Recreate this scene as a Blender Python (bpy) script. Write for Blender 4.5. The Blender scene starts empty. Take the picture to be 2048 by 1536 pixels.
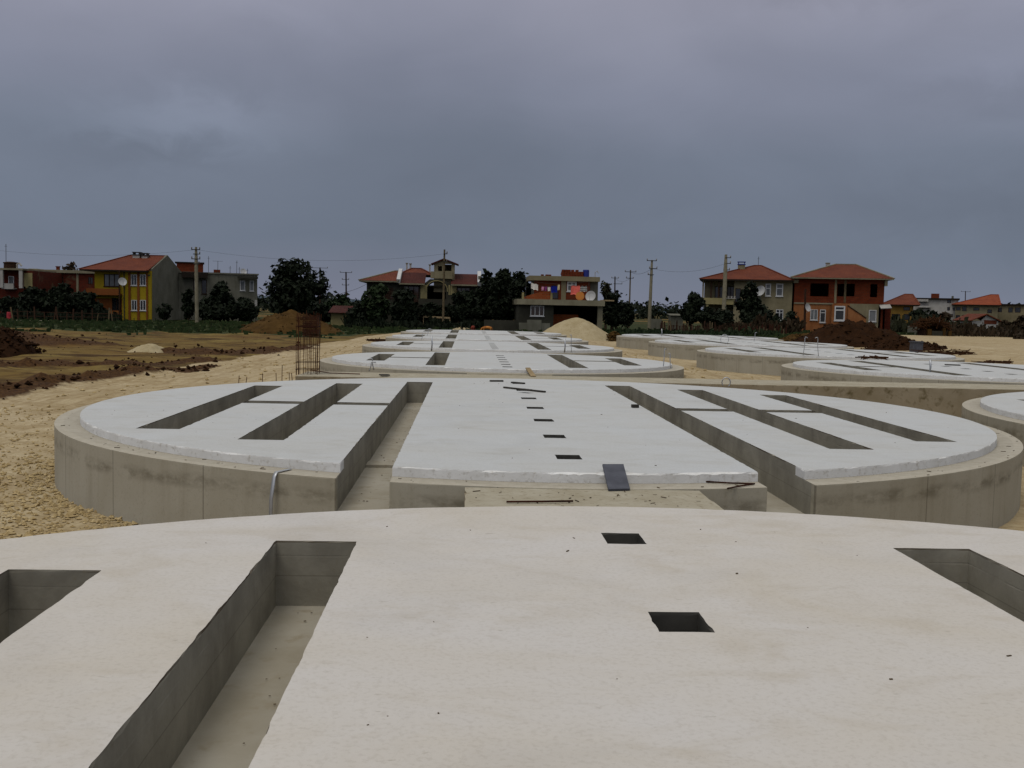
import bpy, math, random
import numpy as np
from mathutils import Vector, Matrix, noise
from mathutils.geometry import delaunay_2d_cdt

# ------------------------------------------------------------------ camera, sky, sun, exposure
scene = bpy.context.scene
COL = scene.collection
rad = math.radians
EYE = 2.5                       # eye height above the ground (the viewer stands on a 0.9 m high foundation)
FPX = 2075.0                    # focal length in pixels of the 2048 px wide photograph
ROLL = rad(1.25)
VPX, VPY = 936.0, 617.0         # vanishing point of the rows of foundations


def _basis():
    c, s = math.cos(ROLL), math.sin(ROLL)
    dx, dy = VPX - 1024, VPY - 768
    ux, uy = c * dx + s * dy, -s * dx + c * dy
    p = math.atan(-uy / FPX)
    yaw = math.atan(-ux / FPX * math.cos(p))
    r0 = Vector((math.cos(yaw), -math.sin(yaw), 0))
    f0 = Vector((math.sin(yaw), math.cos(yaw), 0))
    fw = f0 * math.cos(p) - Vector((0, 0, 1)) * math.sin(p)
    u0 = f0 * math.sin(p) + Vector((0, 0, 1)) * math.cos(p)
    return r0 * c + u0 * s, u0 * c - r0 * s, fw


CR, CU, CF = _basis()
cam_data = bpy.data.cameras.new("camera")
cam_data.sensor_width = 36
cam_data.lens = 36 * FPX / 2048
cam_data.clip_start = 0.05
cam_data.clip_end = 9000
cam = bpy.data.objects.new("camera", cam_data)
COL.objects.link(cam)
cam.matrix_world = Matrix(((CR.x, CU.x, -CF.x, 0), (CR.y, CU.y, -CF.y, 0), (CR.z, CU.z, -CF.z, EYE), (0, 0, 0, 1)))
scene.camera = cam

scene.view_settings.view_transform = 'Standard'
scene.view_settings.look = 'None'
scene.view_settings.exposure = 0.18
scene.view_settings.gamma = 1.0

SUN_EL, SUN_AZ = rad(66), rad(222)          # azimuth clockwise from +Y: behind and to the left of the viewer
sun_data = bpy.data.lights.new("sun", 'SUN')
sun_data.energy = 1.0
sun_data.angle = rad(24)
sun_data.color = (1.0, 0.95, 0.88)
sun = bpy.data.objects.new("sun", sun_data)
COL.objects.link(sun)
_sd = Vector((math.sin(SUN_AZ) * math.cos(SUN_EL), math.cos(SUN_AZ) * math.cos(SUN_EL), math.sin(SUN_EL)))
sun.rotation_euler = (-_sd).to_track_quat('-Z', 'Y').to_euler()
sun.location = (0, 0, 60)

world = bpy.data.worlds.new("World")
scene.world = world
world.use_nodes = True


def build_world():
    nt = world.node_tree
    N, L = nt.nodes, nt.links
    N.clear()
    out = N.new('ShaderNodeOutputWorld')
    bg = N.new('ShaderNodeBackground')
    bg.inputs[1].default_value = 0.1
    L.new(bg.outputs[0], out.inputs[0])
    sky = N.new('ShaderNodeTexSky')
    sky.sky_type = 'NISHITA'
    sky.sun_disc = False
    sky.sun_elevation = SUN_EL
    sky.sun_rotation = SUN_AZ
    sky.dust_density = 3.0
    tc = N.new('ShaderNodeTexCoord')
    sep = N.new('ShaderNodeSeparateXYZ')
    L.new(tc.outputs['Generated'], sep.inputs[0])

    def math_(op, a, b=None, clamp=False):
        n = N.new('ShaderNodeMath'); n.operation = op; n.use_clamp = clamp
        for i, v in enumerate((a, b)):
            if v is None: continue
            if isinstance(v, (int, float)): n.inputs[i].default_value = v
            else: L.new(v, n.inputs[i])
        return n.outputs[0]

    def noise_(scale_vec, scale, detail, rough, dist=0.0, loc=(0, 0, 0)):
        m = N.new('ShaderNodeMapping'); m.inputs['Scale'].default_value = scale_vec; m.inputs['Location'].default_value = loc
        L.new(tc.outputs['Generated'], m.inputs[0])
        t = N.new('ShaderNodeTexNoise'); t.inputs['Scale'].default_value = scale
        t.inputs['Detail'].default_value = detail; t.inputs['Roughness'].default_value = rough; t.inputs['Distortion'].default_value = dist
        L.new(m.outputs[0], t.inputs['Vector'])
        return t.outputs[0]

    broad = noise_((1, 1, 1.5), 2.3, 3, 0.5, 0.5, (1.3, 0.2, 0.4))
    wisp = noise_((1, 1, 2.0), 6.0, 5, 0.55, 0.9, (4.1, 2.2, 0.9))
    fine = noise_((1, 1, 1.8), 17.0, 5, 0.6, 0.6, (0.1, 3.2, 2.9))
    el = math_('ADD', sep.outputs[2], math_('MULTIPLY', math_('SUBTRACT', broad, 0.5), 0.09))
    ramp = N.new('ShaderNodeValToRGB')
    cr = ramp.color_ramp
    stops = [(0.0, (0.168, 0.180, 0.236)), (0.06, (0.134, 0.160, 0.210)), (0.15, (0.148, 0.172, 0.224)), (0.21, (0.187, 0.203, 0.264)),
             (0.29, (0.255, 0.260, 0.325)), (0.46, (0.38, 0.385, 0.42)), (0.75, (0.62, 0.62, 0.63)), (1.0, (0.70, 0.70, 0.70))]
    cr.elements[0].position = stops[0][0]; cr.elements[0].color = (*stops[0][1], 1)
    cr.elements[1].position = stops[-1][0]; cr.elements[1].color = (*stops[-1][1], 1)
    for p, c in stops[1:-1]:
        e = cr.elements.new(p); e.color = (*c, 1)
    L.new(el, ramp.inputs[0])
    # thinner and brighter cloud behind the viewer and to the left, heavy cloud ahead
    back = math_('ADD', math_('MULTIPLY', sep.outputs[1], -0.55), math_('MULTIPLY', sep.outputs[0], -0.25))
    back = math_('MULTIPLY', math_('MAXIMUM', back, 0.0), 1.3)
    # soft lumps a little lighter or darker
    tex = math_('ADD', math_('MULTIPLY', math_('SUBTRACT', broad, 0.5), 0.30), math_('MULTIPLY', math_('SUBTRACT', wisp, 0.5), 0.16))

    def patch(az, elv, wide, tall, amount, ragged):
        """one cloud bank at a compass bearing and elevation (degrees)"""
        a = math_('ARCTAN2', sep.outputs[0], sep.outputs[1])
        da = math_('DIVIDE', math_('ADD', math_('SUBTRACT', a, rad(az)), math_('MULTIPLY', math_('SUBTRACT', wisp, 0.5), 0.10 * ragged)), rad(wide))
        de = math_('DIVIDE', math_('ADD', math_('SUBTRACT', math_('ARCSINE', sep.outputs[2]), rad(elv)), math_('MULTIPLY', math_('SUBTRACT', fine, 0.5), 0.06 * ragged)), rad(tall))
        q = math_('ADD', math_('MULTIPLY', da, da), math_('MULTIPLY', de, de))
        return math_('MULTIPLY', math_('POWER', 2.718, math_('MULTIPLY', q, -1.0)), amount)

    for p in ((-14.0, 9.2, 4.4, 1.6, .23, 1.2), (-16.5, 7.6, 5.0, .9, -.14, 1.0), (-26, 6.5, 7, 4, .06, .6), (29, 13, 7, 4.0, .14, 1.0), (27, 11.0, 5, 1.0, -.10, 1.2), (20, 16.8, 8, 1.2, -.12, 1.2), (4, 7.0, 11, 3.0, -.10, .8), (25, 5.5, 8, 1.6, -.10, .8), (-8, 16, 9, 2.0, .08, 1.0)):
        tex = math_('ADD', tex, patch(*p))
    gain = math_('ADD', math_('ADD', 1.0, tex), back)
    mul = N.new('ShaderNodeVectorMath'); mul.operation = 'SCALE'
    L.new(ramp.outputs[0], mul.inputs[0]); L.new(math_('MULTIPLY', gain, 10.0), mul.inputs['Scale'])
    mix = N.new('ShaderNodeMixRGB'); mix.inputs[0].default_value = 0.985
    L.new(sky.outputs[0], mix.inputs[1]); L.new(mul.outputs[0], mix.inputs[2])
    L.new(mix.outputs[0], bg.inputs[0])


build_world()

# ------------------------------------------------------------------ helpers
RNG = random.Random(7)


def ray(px, py):
    return CR * ((px - 1024) / FPX) + CU * ((768 - py) / FPX) + CF


def at(px, py, Y):
    """the point seen at photo pixel (px, py) on the vertical plane y = Y"""
    d = ray(px, py)
    return Vector((0, 0, EYE)) + d * (Y / d.y)


def onz(px, py, z=0.0):
    d = ray(px, py)
    return Vector((0, 0, EYE)) + d * ((z - EYE) / d.z)


def smooth(a, b, x):
    t = min(1.0, max(0.0, (x - a) / (b - a)))
    return t * t * (3 - 2 * t)


ORIGIN = {}


def empty(name, loc, label=None, cat=None, group=None):
    o = bpy.data.objects.new(name, None)
    o.empty_display_size = 0.2
    COL.objects.link(o)
    o.location = loc
    ORIGIN[o] = Vector(loc)
    tag(o, label, cat, group)
    return o


def tag(o, label=None, cat=None, group=None, kind=None):
    if label: o['label'] = label
    if cat: o['category'] = cat
    if group: o['group'] = group
    if kind: o['kind'] = kind
    return o


class MB:
    """collects shapes in world coordinates and links them as ONE mesh object"""

    def __init__(self):
        self.v = []; self.f = []; self.m = []

    def add(self, verts, faces, mat=0):
        b = len(self.v)
        self.v.extend(tuple(p) for p in verts)
        for f in faces:
            self.f.append(tuple(b + i for i in f)); self.m.append(mat)
        return self

    def box(self, x0, x1, y0, y1, z0, z1, mat=0, skip=()):
        v = [(x0, y0, z0), (x1, y0, z0), (x1, y1, z0), (x0, y1, z0), (x0, y0, z1), (x1, y0, z1), (x1, y1, z1), (x0, y1, z1)]
        fs = {'bottom': (3, 2, 1, 0), 'top': (4, 5, 6, 7), 'front': (0, 1, 5, 4), 'right': (1, 2, 6, 5), 'back': (2, 3, 7, 6), 'left': (3, 0, 4, 7)}
        return self.add(v, [f for k, f in fs.items() if k not in skip], mat)

    def bar(self, a, b, w, h=None, up=(0, 0, 1), mat=0):
        """a square bar from a to b"""
        a, b = Vector(a), Vector(b); h = h or w
        d = (b - a).normalized(); u = Vector(up)
        if abs(d.dot(u)) > .98: u = Vector((0, 1, 0))
        s = d.cross(u).normalized() * w / 2; t = s.cross(d).normalized() * h / 2
        v = [a - s - t, a + s - t, a + s + t, a - s + t, b - s - t, b + s - t, b + s + t, b - s + t]
        return self.add(v, [(3, 2, 1, 0), (4, 5, 6, 7), (0, 1, 5, 4), (1, 2, 6, 5), (2, 3, 7, 6), (3, 0, 4, 7)], mat)

    def tube(self, pts, radii, n=8, caps=True, mat=0):
        pts = [Vector(p) for p in pts]
        if isinstance(radii, (int, float)): radii = [radii] * len(pts)
        rings = []
        ref = Vector((0.13, 0.27, 0.95))
        for i, p in enumerate(pts):
            d = (pts[min(i + 1, len(pts) - 1)] - pts[max(i - 1, 0)]).normalized()
            r = ref if abs(d.dot(ref)) < .95 else Vector((1, 0, 0))
            s = d.cross(r).normalized(); t = d.cross(s)
            rings.append([p + (s * math.cos(k * 2 * math.pi / n) + t * math.sin(k * 2 * math.pi / n)) * radii[i] for k in range(n)])
        v = [q for r in rings for q in r]; f = []
        for i in range(len(pts) - 1):
            for k in range(n):
                f.append((i * n + k, i * n + (k + 1) % n, (i + 1) * n + (k + 1) % n, (i + 1) * n + k))
        if caps:
            f.append(tuple(range(n - 1, -1, -1))); f.append(tuple((len(pts) - 1) * n + k for k in range(n)))
        return self.add(v, f, mat)

    def lathe(self, c, prof, n=16, mat=0):
        """prof: (radius, z) pairs above the point c"""
        c = Vector(c); v = []; f = []
        for r, z in prof:
            for k in range(n):
                a = k * 2 * math.pi / n
                v.append(c + Vector((r * math.cos(a), r * math.sin(a), z)))
        for i in range(len(prof) - 1):
            for k in range(n):
                f.append((i * n + k, i * n + (k + 1) % n, (i + 1) * n + (k + 1) % n, (i + 1) * n + k))
        f.append(tuple(range(n - 1, -1, -1))); f.append(tuple((len(prof) - 1) * n + k for k in range(n)))
        return self.add(v, f, mat)

    def slab(self, quad, t, mat=0):
        """a sheet through four points with thickness t"""
        q = [Vector(p) for p in quad]
        nrm = (q[1] - q[0]).cross(q[3] - q[0]).normalized() * t
        v = q + [p - nrm for p in q]
        return self.add(v, [(0, 1, 2, 3), (7, 6, 5, 4), (0, 4, 5, 1), (1, 5, 6, 2), (2, 6, 7, 3), (3, 7, 4, 0)], mat)

    def build(self, name, mats, parent=None, loc=None, smooth_=False):
        o = Vector(loc) if loc is not None else (ORIGIN[parent] if parent is not None else Vector((0, 0, 0)))
        me = bpy.data.meshes.new(name)
        arr = np.array(self.v, dtype=np.float64).reshape(-1, 3) - np.array(o)
        me.from_pydata(arr.tolist(), [], self.f)
        if not isinstance(mats, (list, tuple)): mats = [mats]
        for m in mats: me.materials.append(m)
        if len(mats) > 1: me.polygons.foreach_set('material_index', self.m)
        if smooth_: me.polygons.foreach_set('use_smooth', [True] * len(self.f))
        me.update()
        ob = bpy.data.objects.new(name, me)
        COL.objects.link(ob)
        ORIGIN[ob] = Vector(o)
        if parent is not None: ob.parent = parent
        else: ob.location = o
        return ob


def in_poly(px, py, poly):
    poly = np.asarray(poly); x0, y0 = poly[:, 0], poly[:, 1]; x1, y1 = np.roll(x0, -1), np.roll(y0, -1)
    r = np.zeros(len(px), bool)
    for a, b, c, d in zip(x0, y0, x1, y1):
        if b == d: continue
        k = ((b > py) != (d > py)) & (px < (c - a) * (py - b) / (d - b) + a)
        r ^= k
    return r


def densify(loop, step):
    out = []
    for i, p in enumerate(loop):
        q = loop[(i + 1) % len(loop)]
        n = max(1, int(math.hypot(q[0] - p[0], q[1] - p[1]) / step))
        for k in range(n):
            out.append((p[0] + (q[0] - p[0]) * k / n, p[1] + (q[1] - p[1]) * k / n))
    return out


def area(loop):
    return sum(a[0] * b[1] - b[0] * a[1] for a, b in zip(loop, loop[1:] + loop[:1])) / 2


def plate(mb, outer, holes, z0, z1, step=None, chip=0.0, lip=0.02, tf=None, rng=None, bottom=False, bite=None):
    """a flat plate with holes: top cap and every side wall; the top arris is broken by chips of up to `chip` metres.
    bite(x, y) gives the depth of an extra piece broken out of the arris there"""
    rng = rng or RNG
    loops = []
    for i, lp in enumerate([outer] + holes):
        lp = list(lp)
        if (area(lp) > 0) != (i == 0): lp.reverse()
        loops.append(densify(lp, step) if step else lp)
    tf = tf or (lambda x, y, z: (x, y, z))
    V = []; E = []; tops = []
    for lp in loops:
        n = len(lp); top = []
        ph = rng.random() * 100
        for i, p in enumerate(lp):
            a, b = lp[i - 1], lp[(i + 1) % n]
            dx, dy = b[0] - a[0], b[1] - a[1]; l = math.hypot(dx, dy) or 1
            c = 0
            if chip:
                c = chip * (0.25 * rng.random() + 0.75 * max(0, noise.noise((p[0] * 7.3 + ph, p[1] * 7.3, 0.5))) ** 1.3 * 2)
                if bite: c += bite(p[0], p[1]) * (0.6 + 0.4 * rng.random())
            top.append((p[0] - dy / l * c, p[1] + dx / l * c))
        tops.append(top)
        b0 = len(V); V += [Vector(p) for p in top]
        E += [(b0 + i, b0 + (i + 1) % n) for i in range(n)]
    r = delaunay_2d_cdt(V, E, [], 0, 1e-6)
    vs, tris = r[0], r[2]
    T = np.array([[vs[k] for k in t] for t in tris]); C = T.mean(1)
    keep = in_poly(C[:, 0], C[:, 1], tops[0])
    for h in tops[1:]: keep &= ~in_poly(C[:, 0], C[:, 1], h)
    used = [t for t, k in zip(tris, keep) if k]
    mb.add([tf(p[0], p[1], z1) for p in vs], used)
    if bottom: mb.add([tf(p[0], p[1], z0) for p in vs], [t[::-1] for t in used])
    for lp, top in zip(loops, tops):
        n = len(lp)
        if chip:
            vv = [tf(*p, z0) for p in lp] + [tf(*p, z1 - lip * (0.5 + rng.random())) for p in lp] + [tf(*p, z1) for p in top]; k = 3
        else:
            vv = [tf(*p, z0) for p in lp] + [tf(*p, z1) for p in top]; k = 2
        ff = [(j * n + i, j * n + (i + 1) % n, (j + 1) * n + (i + 1) % n, (j + 1) * n + i) for j in range(k - 1) for i in range(n)]
        mb.add(vv, ff)


# ------------------------------------------------------------------ materials
def lin(r, g, b):
    return tuple(((c / 255) / 12.92 if c <= 10 else ((c / 255 + .055) / 1.055) ** 2.4) for c in (r, g, b))


class Mat:
    def __init__(self, name, rough=0.9, spec=0.2):
        self.m = bpy.data.materials.new(name); self.m.use_nodes = True
        self.nt = self.m.node_tree; self.N, self.L = self.nt.nodes, self.nt.links
        self.N.clear()
        self.out = self.N.new('ShaderNodeOutputMaterial'); self.b = self.N.new('ShaderNodeBsdfPrincipled')
        self.L.new(self.b.outputs[0], self.out.inputs[0])
        self.b.inputs['Roughness'].default_value = rough
        self.b.inputs['Specular IOR Level'].default_value = spec
        self.tc = self.N.new('ShaderNodeTexCoord')
        self.geo = self.N.new('ShaderNodeNewGeometry')
        self.pos = self.geo.outputs['Position']
        self.obj = self.tc.outputs['Object']

    def set(self, sock, v):
        if hasattr(v, 'is_linked'): self.L.new(v, sock)
        elif isinstance(v, (tuple, list)): sock.default_value = (*v[:3], 1) if len(sock.default_value) == 4 else v
        else: sock.default_value = v

    def map(self, vec, scale=(1, 1, 1), loc=(0, 0, 0), rot=(0, 0, 0)):
        n = self.N.new('ShaderNodeMapping')
        n.inputs['Scale'].default_value = scale; n.inputs['Location'].default_value = loc; n.inputs['Rotation'].default_value = rot
        self.L.new(vec, n.inputs[0]); return n.outputs[0]

    def noise(self, vec, scale, detail=4, rough=.55, dist=0):
        n = self.N.new('ShaderNodeTexNoise')
        n.inputs['Scale'].default_value = scale; n.inputs['Detail'].default_value = detail
        n.inputs['Roughness'].default_value = rough; n.inputs['Distortion'].default_value = dist
        self.L.new(vec, n.inputs['Vector']); return n.outputs[0]

    def voro(self, vec, scale, out='Color', feature='F1'):
        n = self.N.new('ShaderNodeTexVoronoi'); n.feature = feature
        n.inputs['Scale'].default_value = scale; self.L.new(vec, n.inputs['Vector']); return n.outputs[out]

    def ramp(self, fac, stops):
        n = self.N.new('ShaderNodeValToRGB'); e = n.color_ramp.elements
        def c4(c): return (c, c, c, 1) if isinstance(c, (int, float)) else (*c[:3], 1)
        e[0].position, e[0].color = stops[0][0], c4(stops[0][1]); e[1].position, e[1].color = stops[-1][0], c4(stops[-1][1])
        for p, c in stops[1:-1]:
            k = e.new(p); k.color = c4(c)
        self.L.new(fac, n.inputs[0]); return n.outputs[0]

    def mix(self, fac, a, b, mode='MIX'):
        n = self.N.new('ShaderNodeMixRGB'); n.blend_type = mode
        for s, v in zip(n.inputs, (fac, a, b)): self.set(s, v)
        return n.outputs[0]

    def math(self, op, a, b=None, c=None, clamp=False):
        n = self.N.new('ShaderNodeMath'); n.operation = op; n.use_clamp = clamp
        for i, v in enumerate((a, b, c)):
            if v is not None: self.set(n.inputs[i], v)
        return n.outputs[0]

    def sep(self, vec):
        n = self.N.new('ShaderNodeSeparateXYZ'); self.L.new(vec, n.inputs[0]); return n.outputs

    def attr(self, name, out='Fac'):
        n = self.N.new('ShaderNodeAttribute'); n.attribute_name = name; return n.outputs[out]

    def bump(self, h, strength=.5, dist=.02):
        n = self.N.new('ShaderNodeBump'); n.inputs['Strength'].default_value = strength; n.inputs['Distance'].default_value = dist
        self.L.new(h, n.inputs['Height']); self.L.new(n.outputs[0], self.b.inputs['Normal'])

    def done(self, color):
        self.set(self.b.inputs['Base Color'], color); return self.m


def mottled(name, a, b, scale=2.0, rough=.9, spec=.15, metal=0, bump=0.0, vec=None, extra=None):
    m = Mat(name, rough, spec)
    f = m.noise(m.pos, scale, 5, .6)
    col = m.mix(m.ramp(f, [(.3, 0.0), (.7, 1.0)]), a, b)
    if extra:
        g = m.noise(m.pos, scale * 6, 3, .6)
        col = m.mix(m.ramp(g, [(.55, 0.0), (.75, 1.0)]), col, extra)
    m.b.inputs['Metallic'].default_value = metal
    if bump: m.bump(m.noise(m.pos, scale * 8, 4, .6), bump, .01)
    return m.done(col)


def mat_screed(name, base, warm, dirt):
    """floated white cement topping: trowel swirls, brownish dust, small scratches"""
    m = Mat(name, .85, .2)
    big = m.noise(m.pos, .55, 4, .6, .8)
    st = m.noise(m.map(m.pos, (.8, 1.5, 1)), 1.5, 5, .62, 1.4)
    st2 = m.noise(m.map(m.pos, (1.6, .8, 1), rot=(0, 0, .7)), 1.6, 5, .6, 1.6)
    col = m.mix(m.ramp(big, [(.35, 0.0), (.68, .85)]), base, warm)
    col = m.mix(m.ramp(st, [(.52, 0.0), (.76, .42)]), col, dirt)
    blot = m.noise(m.map(m.pos, (.8, 1.3, 1)), 1.1, 5, .62, 1.0)
    col = m.mix(m.ramp(blot, [(.52, 0.0), (.68, .28)]), col, tuple((a + b) / 2 for a, b in zip(warm, dirt)))
    col = m.mix(m.ramp(st2, [(.56, 0.0), (.8, .22)]), col, tuple(c * 1.12 for c in base))
    damp = m.noise(m.map(m.pos, loc=(7.3, 2.1, 0)), .8, 5, .6, .6)
    col = m.mix(m.ramp(damp, [(.53, 0.0), (.68, .14)]), col, tuple(c * .62 for c in base))
    fine = m.noise(m.pos, 38, 4, .7)
    col = m.mix(m.ramp(fine, [(.36, .17), (.5, 0.0)]), col, tuple(c * .62 for c in dirt))
    scr = m.noise(m.map(m.pos, (3.5, 12, 1), rot=(0, 0, .25)), 2.4, 3, .55, .4)
    col = m.mix(m.ramp(scr, [(.69, 0.0), (.75, .4)]), col, tuple(c * .55 for c in dirt))
    spots = m.noise(m.pos, 2.6, 2, .5, .3)
    col = m.mix(m.ramp(spots, [(.71, 0.0), (.80, .35)]), col, tuple(c * .75 for c in dirt))
    # the broken edge shows the clean bright paste
    h = m.math('ADD', m.math('MULTIPLY', m.noise(m.pos, 60, 4, .65), .5), m.noise(m.map(m.pos, (1, 1.6, 1)), 5, 3, .5))
    m.bump(h, .3, .006)
    return m.done(col)


def mat_drum(name, a, b, stain, joints):
    """board-formed concrete: joints of the shuttering, damp stain under the rim, streaks running down"""
    m = Mat(name, .9, .15)
    x, y, z = m.sep(m.obj)
    ang = m.math('ARCTAN2', y, x)
    u = m.math('MULTIPLY', ang, joints / (2 * math.pi))
    fr = m.math('ABSOLUTE', m.math('SUBTRACT', m.math('FRACT', u), .5))
    comb = m.N.new('ShaderNodeCombineXYZ'); m.L.new(m.math('MULTIPLY', ang, 7.0), comb.inputs[0]); m.L.new(m.math('MULTIPLY', z, 1.0), comb.inputs[1])
    uv = comb.outputs[0]
    big = m.noise(m.pos, .7, 4, .6, .4)
    col = m.mix(m.ramp(big, [(.32, 0.0), (.7, 1.0)]), a, b)
    run = m.noise(m.map(m.pos, (5, 5, .35)), 1.2, 4, .6, .2)
    col = m.mix(m.ramp(run, [(.52, 0.0), (.76, .32)]), col, stain)
    wav = m.noise(m.map(uv, (.32, 0, 1)), 1.0, 3, .6)
    d = m.math('ABSOLUTE', m.math('SUBTRACT', z, m.math('ADD', .50, m.math('MULTIPLY', wav, .22))))
    patch = m.noise(m.map(uv, (1.6, 3, 1)), 1.5, 4, .65)
    band = m.math('MULTIPLY', m.ramp(d, [(0.0, 1.0), (.035, .8), (.10, 0.0)]), m.ramp(patch, [(.42, 0.0), (.6, 1.0)]))
    radius = m.math('SQRT', m.math('ADD', m.math('MULTIPLY', x, x), m.math('MULTIPLY', y, y)))
    rim = m.math('GREATER_THAN', radius, m.attr('rim_radius'))
    nz = m.sep(m.geo.outputs['Normal'])[2]
    side = m.math('LESS_THAN', m.math('ABSOLUTE', nz), .5)
    band = m.math('MULTIPLY', m.math('MULTIPLY', band, rim), side)
    col = m.mix(m.math('MULTIPLY', band, .6), col, tuple(c * .55 for c in stain))
    # inside the trenches the concrete is greyer, with a rusty line under the lip of the topping
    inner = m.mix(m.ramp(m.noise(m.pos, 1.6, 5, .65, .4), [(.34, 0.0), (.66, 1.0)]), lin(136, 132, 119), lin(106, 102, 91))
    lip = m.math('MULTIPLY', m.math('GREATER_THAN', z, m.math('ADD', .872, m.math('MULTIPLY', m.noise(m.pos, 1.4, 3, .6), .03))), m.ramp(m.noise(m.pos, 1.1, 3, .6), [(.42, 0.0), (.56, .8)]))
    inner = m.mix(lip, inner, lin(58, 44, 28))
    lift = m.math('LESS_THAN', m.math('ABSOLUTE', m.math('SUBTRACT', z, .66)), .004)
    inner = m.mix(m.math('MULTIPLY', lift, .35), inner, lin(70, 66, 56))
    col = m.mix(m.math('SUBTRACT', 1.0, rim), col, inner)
    line = m.math('MULTIPLY', m.math('MULTIPLY', m.math('LESS_THAN', fr, .005), side), rim)
    col = m.mix(m.math('MULTIPLY', line, .5), col, tuple(c * .35 for c in stain))
    # the level top of the wall is dusty and pale
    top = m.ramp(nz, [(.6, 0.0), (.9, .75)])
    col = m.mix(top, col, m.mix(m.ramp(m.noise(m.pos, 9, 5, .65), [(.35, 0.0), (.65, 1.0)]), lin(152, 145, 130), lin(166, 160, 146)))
    fine = m.noise(m.pos, 30, 4, .7)
    col = m.mix(m.ramp(fine, [(.3, .3), (.46, 0.0)]), col, stain)
    m.bump(m.math('ADD', m.noise(m.pos, 45, 4, .65), m.math('MULTIPLY', fr, 0.0)), .25, .006)
    return m.done(col)


M = {}
M['screed'] = mat_screed('white_screed', (.408, .42, .42), (.396, .398, .382), (.30, .288, .25))
M['screed_near'] = mat_screed('cream_screed', (.464, .444, .416), (.442, .408, .350), (.345, .30, .228))
M['fresh_edge'] = mottled('freshly_broken_screed', (.60, .60, .585), (.50, .495, .47), 3.0, .85, .2, 0, .4, None, (.36, .34, .30))
M['shaft'] = mottled('shaft_side_shade', lin(74, 72, 66), lin(50, 49, 46), 3.0, .9, .1)  # concrete of the small square holes, their enclosed shade put into the colour
M['drum'] = mat_drum('cast_concrete', lin(154, 149, 134), lin(141, 135, 118), lin(110, 101, 80), 28)
M['trench'] = mottled('trench_floor_concrete', lin(156, 151, 138), lin(134, 127, 110), 1.2, bump=.3, extra=lin(132, 123, 104))
M['tunnel'] = mottled('tunnel_concrete', lin(140, 130, 110), lin(112, 100, 76), .9, bump=.3, extra=lin(84, 74, 48))
M['dusty'] = mottled('dusty_concrete', lin(156, 150, 133), lin(138, 130, 110), 2.5, bump=.5, extra=lin(116, 106, 84))
M['steel'] = mottled('galvanised_steel', (.42, .43, .44), (.30, .31, .32), 6, .45, .5, .7)
M['rust'] = mottled('rusty_steel', lin(84, 50, 30), lin(52, 30, 20), 14, .9, .1)
M['rust_dark'] = mottled('dark_rusty_steel', lin(60, 32, 20), lin(36, 22, 16), 14, .9, .1)
M['plate'] = mottled('grey_board', lin(72, 74, 82), lin(52, 54, 62), 6, .7, .3)
M['dark_board'] = mottled('dark_board', lin(62, 58, 50), lin(40, 38, 34), 6, .8, .2)
M['plank'] = mottled('weathered_plank', lin(150, 132, 100), lin(112, 96, 70), 8, .9, .1)
M['soil'] = mottled('brown_soil', lin(76, 52, 26), lin(52, 34, 16), 1.4, spec=.03, bump=.8, extra=lin(120, 88, 46))
M['soil_dark'] = mottled('dark_red_soil', lin(45, 28, 15), lin(28, 17, 9), 2.0, spec=.03, bump=.9, extra=lin(58, 36, 18))
M['soil_tan'] = mottled('tan_soil', lin(76, 57, 29), lin(54, 39, 19), 1.0, spec=.03, bump=.8, extra=lin(48, 32, 16))
M['sand'] = mottled('pale_sand', lin(158, 146, 118), lin(142, 129, 99), 1.6, spec=.03, bump=.6, extra=lin(126, 107, 74))
M['stone'] = mottled('pale_limestone', lin(178, 160, 120), lin(128, 106, 66), 16, bump=.3)


# ------------------------------------------------------------------ the ground
def interp(tab, x):
    return float(np.interp(x, [t[0] for t in tab], [t[1] for t in tab]))


def seg_dist(p, pl):
    best = 1e9
    for a, b in zip(pl, pl[1:]):
        ax, ay, bx, by = a[0], a[1], b[0], b[1]
        dx, dy = bx - ax, by - ay
        t = max(0, min(1, ((p[0] - ax) * dx + (p[1] - ay) * dy) / (dx * dx + dy * dy)))
        best = min(best, math.hypot(p[0] - ax - dx * t, p[1] - ay - dy * t))
    return best


def pxline(*pts):
    return [tuple(onz(*p)[:2]) for p in pts]


# ridges of dug soil on the left, traced on the ground: (line, half width, height)
RIDGES = [
    (pxline((-60, 800), (0, 788), (60, 776), (150, 762), (235, 752), (262, 748)), .75, .30),
    (pxline((275, 749), (300, 744), (340, 741)), .6, .22),
    (pxline((-80, 742), (20, 735), (110, 729), (180, 733), (300, 729), (400, 724)), .9, .26),
    (pxline((340, 704), (420, 709), (500, 708), (590, 699)), 1.2, .30),
    (pxline((370, 746), (400, 737), (420, 733)), .4, .12),
    (pxline((-40, 660), (40, 680), (130, 690)), 2.4, .35),
]


def gz(x, y):
    """height of the ground"""
    z = .60 * math.exp(-((x - 1.1) / 7.6) ** 4) * smooth(24, 33, y) * (1 - smooth(88, 104, y))
    z += .30 * math.exp(-((x - 9.6) / 2.6) ** 2 - ((y - 32) / 7) ** 2)
    z += .52 * math.exp(-((x - 9.3) / 2.4) ** 2 - ((y - 21.2) / 3.4) ** 2)
    z += .35 * smooth(26, 40, x) * smooth(55, 80, y)
    far = smooth(8, 30, math.hypot(x - 1, y - 20))
    z += (.05 + .10 * far * smooth(-8, -14, x)) * noise.noise((x * .45, y * .45, 3.1))
    z += .022 * noise.noise((x * 2.1, y * 2.1, 8.7))
    return z


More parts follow.
